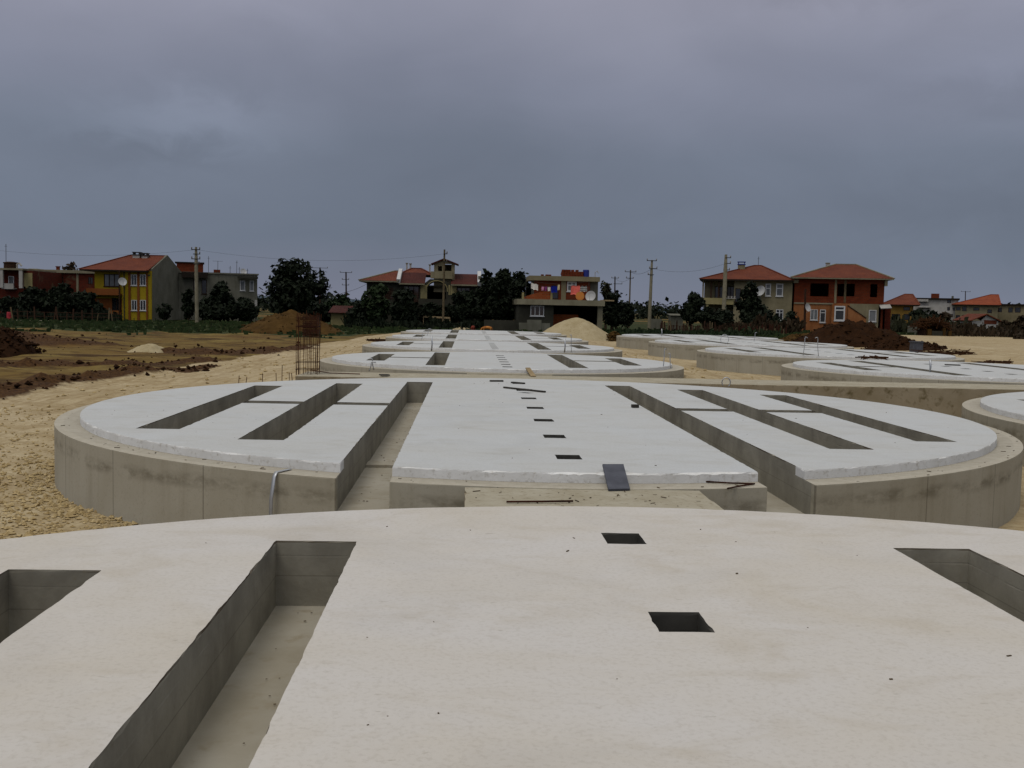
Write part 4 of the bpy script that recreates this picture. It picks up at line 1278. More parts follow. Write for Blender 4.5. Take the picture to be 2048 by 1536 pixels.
# ------------------------------------------------------------------ grey plastered house, right
def grey_house():
    Y = 140.0; D = 12.0
    xl, xr = at(1411, 600, Y).x, at(1584, 600, Y).x
    ze = at(1500, 558.5, Y).z
    b = empty('house', ((xl + xr) / 2, Y + D / 2, 0), 'grey plastered house with orange hip roof, white framed windows and an open corner balcony', 'house', 'houses of the village')
    ups = [R(1533, 1543.5, 567, 592, Y), R(1553.5, 1567, 567, 592.5, Y), R(1553, 1567, 619, 641, Y), R(1520, 1532, 622, 641, Y), R(1474, 1485, 576, 604, Y)]
    xb = at(1471, 600, Y).x
    front_wall('front_wall', b, 'plaster_pale', xb, xr, 0, ze, Y, ups)
    for u in ups[:2]: window(b, *u, Y, 'white', 'pane_curtain', 0, .62, .13)
    window(b, *ups[2], Y, 'white', 'pane', 1, .7, .08); window(b, *ups[3], Y, 'wood_dark', 'pane', 0); window(b, *ups[4], Y, 'wood_dark', 'pane', 0)
    # balcony corner
    Yb = Y + 2.6
    wd = [R(1424, 1440, 572, 596, Yb), R(1448, 1462, 572, 596, Yb)]; dl = [R(1426, 1466, 616, 650, Yb)]
    front_wall('balcony_back_wall', b, 'plaster_pale', xl, xb, 2.9, ze, Yb, wd); front_wall('porch_wall', b, 'plaster_pale', xl, xb, 0, 2.89, Yb, dl)
    for w in wd: window(b, *w, Yb, 'wood_dark', 'pane_brown', 1, sill=False)
    window(b, *dl[0], Yb, 'wood_dark', 'pane', 2, sill=False)
    X0, X1, Z0, Z1 = R(1408, 1478, 595.5, 608.5, Y)
    m = MB(); m.box(X0, xb, Y - .3, Y - .15, Z0, Z1); m.box(X0, X0 + .15, Y - .15, Yb, Z0, Z1); m.box(X0 + .15, xb, Y - .15, Yb, Z0, Z0 + .2); m.build('balcony', M['cream'], b)
    for px in (1409, 1425, 1440): x = at(px, 575, Y).x + .12; MB().box(x - .1, x + .1, Y - .32, Y - .12, Z1 + .003, ze - .2).build('balcony_column', M['plaster_pale'] if px < 1415 else M['wood_dark'], b)
    x = at(1418, 640, Y).x; MB().box(x - .15, x + .15, Y - .2, Y + .1, 0, Z0).build('porch_column', M['cream'], b)
    m = MB()
    for i in range(4):
        x = at(1455 + i * 6, 592, Y).x; m.lathe((x, Y - .4, Z1 + .01), [(.10, 0), (.14, .25), (.10, .26)], 8)
    m.box(at(1452, 594, Y).x, at(1476, 594, Y).x, Y - .52, Y - .302, Z1 - .06, Z1 + .01); m.build('flower_pots', M['plaster_white'], b)
    shell('rear_wall', b, 'plaster_pale', xl, xr, Yb + .25, Y + D, 0, ze - .2, floors=(2.9,))
    MB().box(xb, xb + .25, Y + .25, Yb + .24, 0, ze - .2).build('return_wall', M['plaster_pale'], b)
    MB().box(xr - .25, xr, Y + .25, Yb + .24, 0, ze - .2).build('return_wall', M['plaster_pale'], b)
    X0, X1 = at(1404, 558, Y).x, at(1590, 558, Y).x
    yr = Y + D / 2
    hip_roof(b, X0, X1 - .2, Y - .9, Y + D + .5, ze, at(1489, 531, yr).x, at(1502, 531, yr).x, yr, at(1495, 530, yr).z, 'tile', .2)
    X0, X1, Z0, Z1 = R(1464, 1478, 525, 545, yr - 2); c = chimney(b, X0, X1, yr - 2, yr - 1, Z0 - .4, Z1 - .2, 'plaster_pale', 'blue')
    antenna(b, at(1497, 515, yr).x, yr, at(1497, 532, yr).z - .2, at(1497, 512, yr).z)
    dish(b, at(1525, 581, Y - .6), .75, (-.5, -.8, .35))
    return b


GREY = grey_house()


def brick_house():
    Y = 140.0; D = 12.5
    xl, xr = at(1588, 600, Y).x, at(1757, 600, Y).x
    ze = at(1685, 557, Y).z
    zm = at(1680, 607, Y).z
    b = empty('house', ((xl + xr) / 2, Y + D / 2, 0), 'half finished red brick house with empty upper openings, salmon ground floor and outside stair', 'house', 'houses of the village')
    ops = [R(1619, 1654, 567, 593, Y), R(1670, 1683.5, 568, 593, Y), R(1686.5, 1703, 568, 593, Y), R(1732, 1745, 569, 595, Y)]
    front_wall('upper_wall', b, 'brick', xl, xr, zm, ze, Y, ops)
    lows = [R(1619, 1633, 619, 640, Y), R(1637, 1648, 619, 645, Y), R(1729, 1743, 620, 643, Y)]
    xm = at(1693, 630, Y).x
    front_wall('ground_floor_wall', b, 'salmon', xl, xm, 0, zm - .004, Y, lows[:2]); front_wall('grey_ground_wall', b, 'plaster_pale', xm + .003, xr - .6, 0, zm - .004, Y, lows[2:])
    window(b, *lows[0], Y, 'white', 'pane_curtain', 1, None, .08); window(b, *lows[1], Y, 'white', 'pane', 0, .75, .1); window(b, *lows[2], Y, 'white', 'pane_curtain', 0, None, .1)
    shell('rear_wall', b, 'brick', xl, xr, Y + .25, Y + D, 0, ze - .2, floors=(zm - .1,))
    for px in (1667, 1685): x = at(px, 580, Y).x; MB().box(x - .14, x + .14, Y - .05, Y - .003, zm + .1 if px > 1670 else zm, ze - .2).build('column', M['plaster_pale'] if px < 1670 else M['wood_grey'], b)
    MB().box(xl, at(1662, 609, Y).x, Y - .12, Y - .003, zm - .16, zm + .02).build('floor_band', M['slab'], b)
    # porch block with the big white window, and the stair wall
    X0, X1, Z0, Z1 = R(1664, 1692, 609, 655, Y - 1.4)
    w = R(1669, 1689, 612, 641.5, Y - 1.4)
    front_wall('porch_wall', b, 'salmon', X0, X1, 0, Z1, Y - 1.4, [w]); window(b, *w, Y - 1.4, 'white', 'pane', 0, .72, .18)
    m = MB(); m.box(X0, X0 + .15, Y - 1.15, Y - .13, 0, Z1); m.box(X1 - .15, X1, Y - 1.15, Y - .13, 0, Z1); m.box(X0, X1, Y - 1.15, Y - .13, Z1 - .15, Z1 - .002); m.build('porch_side', M['salmon'], b)
    XA, XB = at(1692.5, 620, Y - 1).x, at(1727, 650, Y - 1).x
    m = MB(); za = at(1693, 612, Y - 1).z; zb = at(1725, 637, Y - 1).z
    plate(m, [(XA, 0), (XB, 0), (XB, zb), (XA, za)], [], 0, .25, tf=lambda u, v, w_: (u, Y - 1 + .25 - w_, v), bottom=True)
    st = m.build('stair_wall', M['salmon'], b)
    MB().bar((XA, Y - .9, za + .06), (XB, Y - .9, zb + .06), .35, .12).build('stair_coping', M['wood_dark'], st)
    X0, X1 = at(1581, 556, Y).x, at(1774, 557, Y).x; yr = Y + D / 2
    hip_roof(b, X0, X1, Y - 1.0, Y + D + .8, ze, at(1648, 531, yr).x, at(1686, 531, yr).x, yr, at(1667, 529.5, yr).z, 'tile', .16, 'soffit', 'slab')
    X0, X1, Z0, Z1 = R(1633, 1640, 526, 540, yr - 1); chimney(b, X0, X1, yr - 1, yr - .5, Z0 - .3, Z1 - .1, 'plaster_white', 'slab', pots=False)
    x = at(1760, 566, Y).x; MB().box(x - .15, x + .2, Y - .6, Y - .1, ze - 1.0, ze - .21).build('eave_bracket', M['slab'], b)
    x = at(1591, 562, Y).x; MB().box(x - .3, x + .35, Y - .4, Y - .02, ze - .75, ze - .3).build('eave_bracket', M['slab'], b)
    X0, X1, Z0, Z1 = R(1748, 1768, 610, 617, Y); MB().slab([(X0, Y - 1.5, Z0), (X1, Y - 1.5, Z0 + .1), (X1, Y, Z1 + .1), (X0, Y, Z1)], .1).build('side_awning', M['plaster_white'], b)
    m = MB(); X0, X1, Z0, Z1 = R(1748, 1766, 617, 660, Y + 1); m.box(X0 + .5, X1, Y + 1, Y + 4, 0, Z1); m.build('side_shed', M['brick_dark'], b)
    return b


BRICK = brick_house()


# ------------------------------------------------------------------ far houses on the right
def turn(b, deg, px, Y):
    """turn a finished house about the middle of its front"""
    piv = Vector((at(px, 600, Y).x, Y, 0)); a = rad(deg)
    b.location = piv + Matrix.Rotation(a, 3, 'Z') @ (b.location - piv); b.rotation_euler = (0, 0, a)


def far_house(label, Y, px0, px1, pyt, depth, mat, wins, roof=None, pane='pane', frame='wood_dark', name='house', extra=None):
    X0, X1, _, z1 = R(px0, px1, pyt, 650, Y)
    b = empty(name, ((X0 + X1) / 2, Y + depth / 2, 0), label, 'house', 'houses of the village')
    w = [R(*q, Y) for q in wins]
    front_wall('front_wall', b, mat, X0, X1, 0, z1, Y, w)
    for k in w: window(b, *k, Y, frame, pane, 1 if (k[1] - k[0]) > 1.4 else 0, sill=False)
    shell('rear_wall', b, mat, X0, X1, Y + .25, Y + depth, 0, z1, floors=(2.9,))
    if roof:
        pe0, pe1, pa, pb, pyr, rm = roof
        yr = Y + depth / 2
        hip_roof(b, at(pe0, pyt, Y).x, at(pe1, pyt, Y).x, Y - .8, Y + depth + .6, z1 + .2, at(pa, pyr, yr).x, at(pb, pyr, yr).x, yr, at((pa + pb) / 2, pyr, yr).z, rm)
    else:
        MB().box(X0 - .3, X1 + .3, Y - .5, Y + depth + .3, z1 + .003, z1 + .35).build('roof_slab', M['soffit'], b)
    if extra: extra(b, X0, X1, Y, z1)
    turn(b, -math.degrees(math.atan2((X0 + X1) / 2, Y)), (px0 + px1) / 2, Y)
    return b


turn(GREY, -15, 1585, 140.0)
turn(BRICK, -12, 1585, 140.0)


far_house('ochre house with a low tiled roof just right of the brick house', 215, 1772, 1822, 611, 12, 'ochre',
          [(1784, 1800, 628, 640), (1806, 1818, 628, 640), (1806, 1818, 614, 621)], (1764, 1836, 1786, 1800, 588, 'tile'))
far_house('small orange roofed house peeping out between the ochre house and the white block', 262, 1812, 1834, 612, 10, 'orange',
          [(1817, 1829, 616, 622)], (1806, 1838, 1816, 1826, 604, 'tile'))


def _white_extra(b, X0, X1, Y, z1):
    for p in ((1838, 1862, 611.5, 615), (1838, 1858, 598.5, 603)):
        x0, x1, za, zb = R(*p, Y); MB().box(x0, x1, Y - 1.3, Y - .01, za, zb).build('balcony', M['plaster_white'], b)
    x0, x1, za, zb = R(1852, 1867, 587, 597, Y + 3); MB().box(x0, x1, Y + 3, Y + 6, z1 + .3, zb).build('roof_room', M['brick'], b)
    x0, x1, za, zb = R(1889, 1893, 592, 598, Y + 3); MB().box(x0, x1, Y + 3, Y + 3.6, z1 + .3, zb).build('chimney', M['plaster'], b)


far_house('three storey white block with dark balconies and a brick room on its flat roof', 250, 1830, 1911, 599, 13, 'plaster_white',
          [(1840, 1854, 600, 605), (1841, 1859, 612, 617), (1892, 1899, 600, 606), (1892, 1897, 614, 621), (1902, 1907, 615, 621), (1894, 1902, 628, 634)], None, extra=_white_extra)
far_house('pale two storey house under a tall bright orange pyramid roof', 245, 1914, 1990, 611, 14, 'plaster_pale',
          [(1916, 1924, 614, 621), (1927, 1935, 613, 622), (1947, 1958, 615, 621), (1972, 1980, 619, 626), (1915, 1923, 630, 641), (1926, 1934, 630, 641)], (1908, 1996, 1951, 1964, 589, 'tile_bright'))
far_house('pale flat roofed house row at the right edge with dark openings', 255, 1992, 2070, 611, 12, 'plaster_pale',
          [(1995, 2007, 615, 624), (2018, 2026, 615, 625), (2030, 2040, 615, 625)], None)


def outbuilding():
    Y = 172.0
    X0, X1, _, z1 = R(1944, 1996, 642, 662, Y)
    b = empty('shed', ((X0 + X1) / 2, Y + 3, 0), 'small whitewashed shed with a crooked orange tile roof and a walled up doorway', 'shed')
    front_wall('front_wall', b, 'plaster_white', X0, X1, 0, z1, Y); shell('rear_wall', b, 'plaster_white', X0, X1, Y + .25, Y + 6, 0, z1)
    zp = at(1975, 629, Y).z; xp = at(1975, 629, Y).x
    m = MB(); plate(m, [(at(1962, 640, Y).x, z1 + .003), (X1, z1 + .003), (xp, zp)], [], 0, .2, tf=lambda u, v, w: (u, Y + .2 - w, v), bottom=True); m.build('gable_wall', M['plaster_white'], b)
    m = MB(); xe = at(1939, 641, Y).x
    m.slab([(xe, Y - .4, z1 + .05), (xp - .3, Y - .4, zp + .12), (xp - .3, Y + 6.3, zp + .12), (xe, Y + 6.3, z1 + .05)], .15)
    m.slab([(xp - .25, Y - .4, zp + .12), (X1 + .8, Y - .4, z1 - .1), (X1 + .8, Y + 6.3, z1 - .1), (xp - .25, Y + 6.3, zp + .12)], .15); m.build('roof', M['tile'], b)
    x0, x1, za, zb = R(1968, 1993, 640.5, 648, Y); MB().box(x0, x1, Y - .05, Y - .003, za, zb).build('lintel_panel', M['tile'], b)
    x0, x1, za, zb = R(1975, 1979, 656, 661, Y); MB().box(x0, x1, Y - .04, Y - .003, za, zb).build('vent', M['iron'], b)


outbuilding()


def ruin():
    Y = 128.0
    c = at(1872, 668, Y); b = empty('ruined_hut', (c.x, Y + 1.5, 0), 'tumbledown stone and timber hut with a sagging brush roof at the edge of the sand', 'hut')
    for px0, px1, pyt in ((1856, 1863, 658), (1864, 1885, 662), (1886, 1891, 656), (1897, 1903, 662)):
        x0, x1, za, zb = R(px0, px1, pyt, 684, Y); MB().box(x0, x1, Y, Y + .5, 0, max(zb, .8)).build('stone_pier' if px1 - px0 < 10 else 'stone_wall', M['soil_tan'] if px0 != 1864 else M['plaster_dark'], b)
    x0, x1, za, zb = R(1842, 1906, 652, 676, Y)
    m = MB(); m.box(x0 + 1.0, x1, Y + 2.5, Y + 2.8, 0, 1.6); m.box(x0 + .6, x0 + .9, Y + .5, Y + 2.5, 0, 1.1); m.build('rear_wall', M['wood_dark'], b)
    m = MB(); rng = random.Random(4)
    for i in range(260):
        u = rng.random(); x = x0 + (x1 - x0) * u; z = 1.25 + 1.0 * math.sin(math.pi * min(1, u * 1.15)) ** .7 + rng.gauss(0, .1)
        d = Vector((rng.gauss(0, 1), rng.gauss(0, .6), rng.gauss(-.1, .35))).normalized() * (.5 + rng.random() * .5)
        y = Y + rng.random() * 2.6; m.bar((x - d.x, y - d.y, z - d.z), (x + d.x, y + d.y, z + d.z), .07)
    m.build('brush_roof', M['straw'], b)
    Yw = 134.0; x0, x1, za, zb = R(1816, 1850, 652, 680, Yw)
    m = MB(); m.box(x0, x1, Yw, Yw + .25, -.1, zb); o = m.build('garden_wall', M['plaster'], None, ((x0 + x1) / 2, Yw, 0)); tag(o, 'plain grey garden wall standing left of the tumbledown hut', 'wall')


ruin()

# ------------------------------------------------------------------ trees and bushes
def crown_mesh(blobs, n, size, seed, flat=.5):
    """leaf sprays spread through a set of ellipsoid clumps"""
    rng = np.random.default_rng(seed)
    w = np.array([b[3] * b[4] for b in blobs]); w /= w.sum()
    k = rng.choice(len(blobs), n, p=w)
    B = np.array(blobs)[k]
    d = rng.normal(size=(n, 3)); d /= np.linalg.norm(d, axis=1)[:, None]
    r = rng.random(n) ** .42 * (1 + .38 * rng.random(n) * (rng.random(n) > .80))
    c = B[:, :3] + d * r[:, None] * np.stack([B[:, 3], B[:, 3], B[:, 4]], 1)
    off = Vector((seed * 3.7, seed * 1.3, 0))
    sc = .55 / max(.35, size * 2.2)
    keep = np.array([noise.noise(Vector(p) * sc + off) + .45 * noise.noise(Vector(p) * sc * 2.7 + off) > -.16 for p in c.tolist()])
    c, d = c[keep], d[keep]; n = len(c)
    nrm = rng.normal(size=(n, 3)) + d * .9 + np.array([0, 0, .5]); nrm /= np.linalg.norm(nrm, axis=1)[:, None]
    t = np.cross(nrm, rng.normal(size=(n, 3))); t /= np.linalg.norm(t, axis=1)[:, None]; u = np.cross(nrm, t)
    s = size * (.55 + .9 * rng.random(n))[:, None]; q = (flat + .5 * rng.random(n))[:, None]
    V = np.stack([c - t * s, c - u * s * q * .8 + t * s * .1, c + t * s, c + u * s * q + t * s * .1], 1).reshape(-1, 3)
    F = np.arange(n * 4).reshape(-1, 4)
    return V, F


def tree(name, label, base, h, crown_r, trunk_h, blobs, n, size, seed, leaf='leaf', trunk_r=.18, cat='tree', group='trees and bushes round the houses', limbs=6):
    b = empty(name, base, label, cat, group)
    bx, by, bz = base
    rng = random.Random(seed)
    V, F = crown_mesh(blobs, n, size, seed)
    mb = MB(); mb.v = V.tolist(); mb.f = [tuple(f) for f in F.tolist()]; mb.m = [0] * len(mb.f)
    mb.build('crown', M[leaf], b)
    t = MB()
    t.tube([(bx, by, bz - .1), (bx + rng.gauss(0, .05), by, bz + trunk_h * .6), (bx + rng.gauss(0, .12), by, bz + trunk_h), (bx + rng.gauss(0, .2), by, bz + min(h * .75, trunk_h + .4 * (h - trunk_h)))],
           [trunk_r * 1.25, trunk_r, trunk_r * .8, trunk_r * .35], 8)
    for i in range(limbs):
        q = blobs[rng.randrange(len(blobs))]
        a = Vector((bx, by, bz + trunk_h * (.7 + .4 * rng.random()))); e = Vector(q[:3]); m = (a + e) / 2 + Vector((0, 0, .15 * q[4]))
        t.tube([a, m, e], [trunk_r * .5, trunk_r * .3, trunk_r * .1], 6)
    t.build('trunk', M['bark'], b)
    return b


def px_tree(label, x0, x1, y0, Y, ybot=None, n=2600, size=.26, seed=1, leaf='leaf', name='tree', nb=11, cat='tree', trunk_r=.18, lumpy=.34, trunk_h=None):
    """a tree whose crown fills photo columns x0..x1 from row y0 down, standing at depth Y"""
    xm = (x0 + x1) / 2
    X0, X1 = at(x0, 610, Y).x, at(x1, 610, Y).x; zt = at(xm, y0, Y).z; zb = at(xm, ybot, Y).z if ybot else .5
    zb = max(zb, .25)
    cx, rx, cz, rz = (X0 + X1) / 2, (X1 - X0) / 2 * 1.14, (zt + zb) / 2, (zt - zb) / 2 * 1.04
    rng = random.Random(seed); blobs = []
    for i in range(nb):
        for _ in range(60):
            u = Vector((rng.uniform(-1, 1), rng.uniform(-1, 1), rng.uniform(-1, 1)))
            if u.length < 1 and not (u.z < -.5 and abs(u.x) > .75): break
        r = rx * lumpy * (.7 + .7 * rng.random()); h = r * (.75 + .35 * rng.random())
        blobs.append((cx + u.x * (rx - r), Y + u.y * (rx * .8 - r * .7), cz + u.z * max(.05, rz - h * .8), r, h))
    blobs.append((cx, Y, cz - rz * .2, rx * .6, rz * .62)); blobs.append((cx + rx * .1, Y, zt - rz * .28, rx * .42, rz * .28))
    return tree(name, label, (cx, Y, 0), zt, rx, trunk_h or max(.4, zb + .3), blobs, int(n * 1.75), size, seed, leaf, trunk_r, cat)


px_tree('big round dark walnut tree standing alone behind the brown soil heap', 514, 652, 518, 122, 640, 5200, .26, 5, 'leaf', nb=16, trunk_r=.3)
px_tree('dark spreading tree in front of the far left brick house', 24, 96, 574, 128, 636, 2600, .24, 6)
px_tree('dark tree hiding the middle of the long brick house', 88, 150, 567, 130, 636, 2400, .24, 7)
px_tree('dark tree against the orange balcony of the yellow house', 138, 206, 583, 131, 637, 2400, .24, 8)
px_tree('tree with sparse reddish top rising above the long brick house roof', 124, 160, 524, 168, 600, 420, .34, 9, 'leaf_rust', nb=7)
px_tree('bushy dark tree right of the concrete pole at the grey flat house', 410, 470, 562, 138, 640, 2600, .25, 10)
px_tree('low dark tree between the grey flat house and the walnut tree', 455, 516, 596, 136, 640, 2200, .25, 11)
px_tree('narrow dark bush left of the concrete pole against the grey gable', 362, 392, 578, 140, 640, 1300, .24, 12)
px_tree('small round bush at the foot of the grey gable wall', 309, 345, 607, 132, 640, 1100, .17, 13, 'leaf', 'bush', 7, 'bush', .06)
px_tree('dark tree on the left corner of the villa', 722, 790, 567, 124, 648, 3000, .26, 14, 'leaf_mid')
px_tree('dark tree covering the left half of the villa front', 770, 842, 578, 122, 650, 3000, .26, 15)
px_tree('dark shrub under the arch of the villa', 832, 886, 606, 124, 656, 2000, .24, 16)
px_tree('dark tree right of the wooden pole in front of the villa', 898, 962, 580, 124, 652, 2600, .26, 17)
px_tree('tall ragged poplar right of the villa roof verge', 944, 992, 540, 128, 650, 1900, .28, 18, nb=9)
px_tree('tall ragged poplar in the middle of the gap beside the villa', 972, 1030, 537, 126, 648, 2300, .28, 19, nb=10)
px_tree('tall ragged poplar touching the left end of the washing terrace', 1006, 1068, 540, 130, 645, 2500, .28, 20, nb=11)
px_tree('dark conifer like tree right of the house with the washing terrace', 1198, 1250, 582, 132, 655, 2200, .26, 21)
px_tree('thin bare topped tree above the awning board of the terrace house', 1196, 1228, 560, 140, 600, 300, .26, 22, 'leaf_olive', nb=6)
px_tree('low dark tree beside the thin far pole', 1236, 1272, 605, 150, 655, 1400, .26, 23)
px_tree('dark round tree in front of the left corner of the grey house', 1358, 1410, 585, 128, 650, 2600, .24, 24)
px_tree('lower dark tree behind the stake fence at the grey house porch', 1392, 1440, 612, 126, 656, 1600, .22, 25)
px_tree('tall dark tree covering the balcony end of the grey house', 1474, 1522, 564, 131, 656, 3200, .24, 26)
px_tree('dark bushy tree left of the lower window of the grey house', 1498, 1545, 610, 130, 656, 1800, .22, 27)
px_tree('dark bush at the join of the grey and the brick house', 1560, 1602, 622, 128, 662, 1600, .2, 28, name='bush', cat='bush', trunk_r=.08)
px_tree('round dark tree in front of the white block', 1820, 1850, 618, 205, 645, 900, .34, 29)
px_tree('wide dark tree at the right of the white block entrance', 1846, 1882, 622, 200, 645, 900, .34, 30)
px_tree('dark shrub in front of the white block, nearest the orange pyramid roof', 1878, 1904, 624, 210, 645, 600, .34, 31, 'leaf_rust', 'bush', 6, 'bush')
px_tree('brownish tree at the right edge beside the whitewashed shed', 1996, 2030, 640, 150, 675, 1300, .26, 32, 'leaf_rust')
px_tree('tall brownish tree cut off by the right edge', 2024, 2066, 632, 140, 684, 1500, .26, 33, 'leaf_rust')
px_tree('small shrub with reddish twigs at the right end of the sand flat', 2030, 2062, 672, 118, 690, 500, .2, 34, 'leaf_rust', 'bush', 5, 'bush', .05)
px_tree('dark bush filling the ground between the pole and the grey flat house', 380, 440, 596, 142, 642, 2000, .24, 61)
px_tree('dark tree joining the far left house and the long brick house', 50, 120, 586, 133, 638, 2200, .24, 62)
px_tree('dark tree between the long brick house and the yellow house porch', 110, 178, 588, 134, 638, 2200, .24, 63)
px_tree('dark thicket before the middle of the villa ground floor', 862, 925, 612, 125.5, 654, 2200, .24, 64)
px_tree('broad dark thicket under the poplars behind the block wall', 944, 1064, 552, 133, 652, 5200, .28, 65, nb=18, lumpy=.26)
px_tree('dark thicket between the walnut tree and the white shed', 600, 668, 606, 133, 645, 2000, .26, 66)
px_tree('low dark thicket at the left foot of the villa', 694, 760, 604, 126, 650, 2400, .24, 67)
px_tree('dark thicket right of the awning board and the terrace house', 1206, 1262, 606, 136, 656, 2000, .24, 68)
px_tree('low dark thicket under the porch of the grey house', 1410, 1480, 622, 127, 658, 1600, .22, 69)
px_tree('dark thicket between the two bushy trees of the grey house', 1480, 1560, 622, 129, 660, 2000, .22, 70)
px_tree('low wide dark tree in front of the far left house door', -6, 62, 596, 129, 640, 2400, .24, 71)
px_tree('wide low dark thicket along the front of the long brick house', 66, 160, 592, 129.5, 640, 3400, .24, 72, nb=16, lumpy=.24)
px_tree('low dark thicket in front of the porch of the yellow house', 150, 222, 606, 132, 640, 2400, .22, 73)
px_tree('wide low dark thicket along the front of the grey flat house', 396, 516, 604, 137, 642, 3400, .24, 74, nb=16, lumpy=.24)
px_tree('green tree filling the gap behind the small white hut', 652, 712, 592, 160, 640, 2200, .32, 35, 'leaf_mid')
px_tree('small round tree on the forecourt of the ochre house', 1782, 1802, 630, 175, 648, 500, .25, 36)


def woodland():
    rng = random.Random(3); blobs = []
    for i in range(300):
        x = rng.uniform(-190, 290); y = rng.uniform(300, 380)
        h = 3.2 + 3.6 * abs(noise.noise((x * .03, y * .02, 1.0))) * 2 + rng.random() * 1.6
        blobs.append((x, y, h * .5, 3.5 + rng.random() * 2.5, h * .52))
    V, F = crown_mesh(blobs, 26000, .75, 44)
    mb = MB(); mb.v = V.tolist(); mb.f = [tuple(f) for f in F.tolist()]; mb.m = [0] * len(mb.f)
    tag(mb.build('woodland', M['leaf'], None, (0, 340, 0)), 'distant dark belt of woodland behind the houses', 'woodland', None, 'stuff')


woodland()


def hills():
    mb = MB(); n = 90; v = []; f = []
    for i in range(n + 1):
        x = -2600 + 5200 * i / n
        h = 13 + 12 * noise.noise((x * .0011, 2.2, .3)) + 14 * smooth(-200, -900, x) * 0 + 10 * math.exp(-((x + 620) / 420) ** 2)
        v += [(x, 2250, -2), (x, 2450, max(3, h)), (x, 3000, -2)]
    for i in range(n):
        for k in range(2): f.append((i * 3 + k, i * 3 + k + 1, i * 3 + k + 4, i * 3 + k + 3))
    mb.add(v, f)
    m = mottled('hazy_hills', (.035, .055, .075), (.045, .062, .08), .004)
    tag(mb.build('hills', m), None, None, None, 'structure')


hills()


# ------------------------------------------------------------------ poles and wires
POLE_TOPS = {}


def utility_pole(key, label, px_top, py_top, px_base, Y, kind='concrete', arms=(), r0=.17, r1=.10, base_px=None):
    A = at(px_top, py_top, Y); B = at(px_base, 650, Y); zt = A.z
    # foot on the ground directly along the pole's slight lean
    P0 = Vector((at(px_base, base_px or 655, Y).x, Y, -.1)); P1 = Vector((A.x, Y, zt))
    b = empty('utility_pole', (P0.x, Y, 0), label, 'pole', 'electricity poles')
    m = MB()
    if kind == 'concrete': m.tube([P0, P0.lerp(P1, .8), P1], [r0, r1 * 1.25, r1 * .8], 12)
    else: m.tube([P0, P0.lerp(P1, .5), P1], [r0, (r0 + r1) / 2, r1], 9)
    m.build('shaft', M['pole_concrete' if kind == 'concrete' else 'wood_grey' if kind == 'wood' else 'wood_dark'], b)
    for dz, wl, wr in arms:
        c = P1 + (P0 - P1).normalized() * dz
        m = MB(); m.bar(c + Vector((-wl, -.16, 0)), c + Vector((wr, -.16, 0)), .09)
        a = m.build('crossarm', M['iron'], b)
        for x in ([-wl + .05] if wl > .3 else []) + ([wr - .05] if wr > .3 else []):
            q = MB(); q.lathe(c + Vector((x, -.16, .05)), [(.045, 0), (.075, .08), (.05, .12), (.075, .17), (.03, .24)], 8)
            q.build('insulator', M['ceramic'], a)
    POLE_TOPS[key] = P1
    return b


utility_pole('a', 'round concrete electricity pole with dark bracket arms in front of the grey flat house', 392, 494, 394, 120, 'concrete', [(.3, .5, .5), (.8, .3, .5), (1.35, .5, .5), (1.9, .3, .4)], .21, .16, 648)
utility_pole('b', 'old wooden pole standing in front of the villa turret', 889, 499, 886, 121, 'wood', [(.5, .1, .35), (1.4, .1, .35)], .15, .10, 657)
utility_pole('c', 'tapered concrete pole with top arms, standing alone right of the sand heap', 1304, 520, 1298, 134, 'concrete', [(.1, .7, .6), (1.1, .35, .7), (1.9, .5, .3)], .24, .15, 660)
utility_pole('d', 'thick concrete pole with a steel bracket top in front of the grey house', 1452, 509, 1446, 128, 'concrete', [(.4, .1, .6), (1.1, .1, .6), (1.9, .1, .5)], .27, .20, 665)
utility_pole('e', 'thin far pole with three crossarms left of the lone concrete pole', 1261, 540, 1258, 165, 'wood', [(.3, .9, .9), (1.3, .7, .5)], .14, .10, 645)
utility_pole('f', 'small far pole rising above the dark tree beside the terrace house', 1230, 553, 1229, 200, 'dark', [(.3, .7, .7), (1.4, .3, 1.4)], .16, .12, 640)
utility_pole('g', 'thin far pole with a wide top arm right of the walnut tree', 640, 535, 640, 230, 'dark', [(.1, 1.7, 1.7), (2.0, .9, .3), (4.0, 1.0, 1.0)], .2, .15, 636)
utility_pole('h', 'thin far pole with stacked arms between the walnut tree and the villa', 692, 544, 693, 210, 'dark', [(.1, 1.2, 1.2), (1.5, .8, .6), (2.6, .8, .6)], .18, .14, 636)
utility_pole('i', 'dark timber post with a dish beside the salmon ground floor of the brick house', 1611, 578, 1609, 136, 'dark', [], .17, .13, 660)
p = at(1616, 615, 135.7)
dish_o = dish(None, p, .55, (.55, -.8, .25)); tag(dish_o, 'white satellite dish fixed on the dark timber post by the brick house', 'satellite dish')
utility_pole('j', 'far faint pole with a top arm above the white block and orange roof', 1931, 582, 1930, 300, 'dark', [(.2, 1.4, 1.4)], .16, .12, 636)


def wire(a, b, label, da=Vector((0, 0, 0)), db=Vector((0, 0, 0)), sag=.8, r=.018):
    A, B = (POLE_TOPS[a] if isinstance(a, str) else Vector(a)) + da, (POLE_TOPS[b] if isinstance(b, str) else Vector(b)) + db
    pts = []
    for i in range(17):
        t = i / 16; q = A.lerp(B, t); q.z -= sag * 4 * t * (1 - t); pts.append(q)
    m = MB(); m.tube(pts, r, 5); o = m.build('power_line', M['iron'], None, A)
    tag(o, label, 'power line', 'electricity wires')


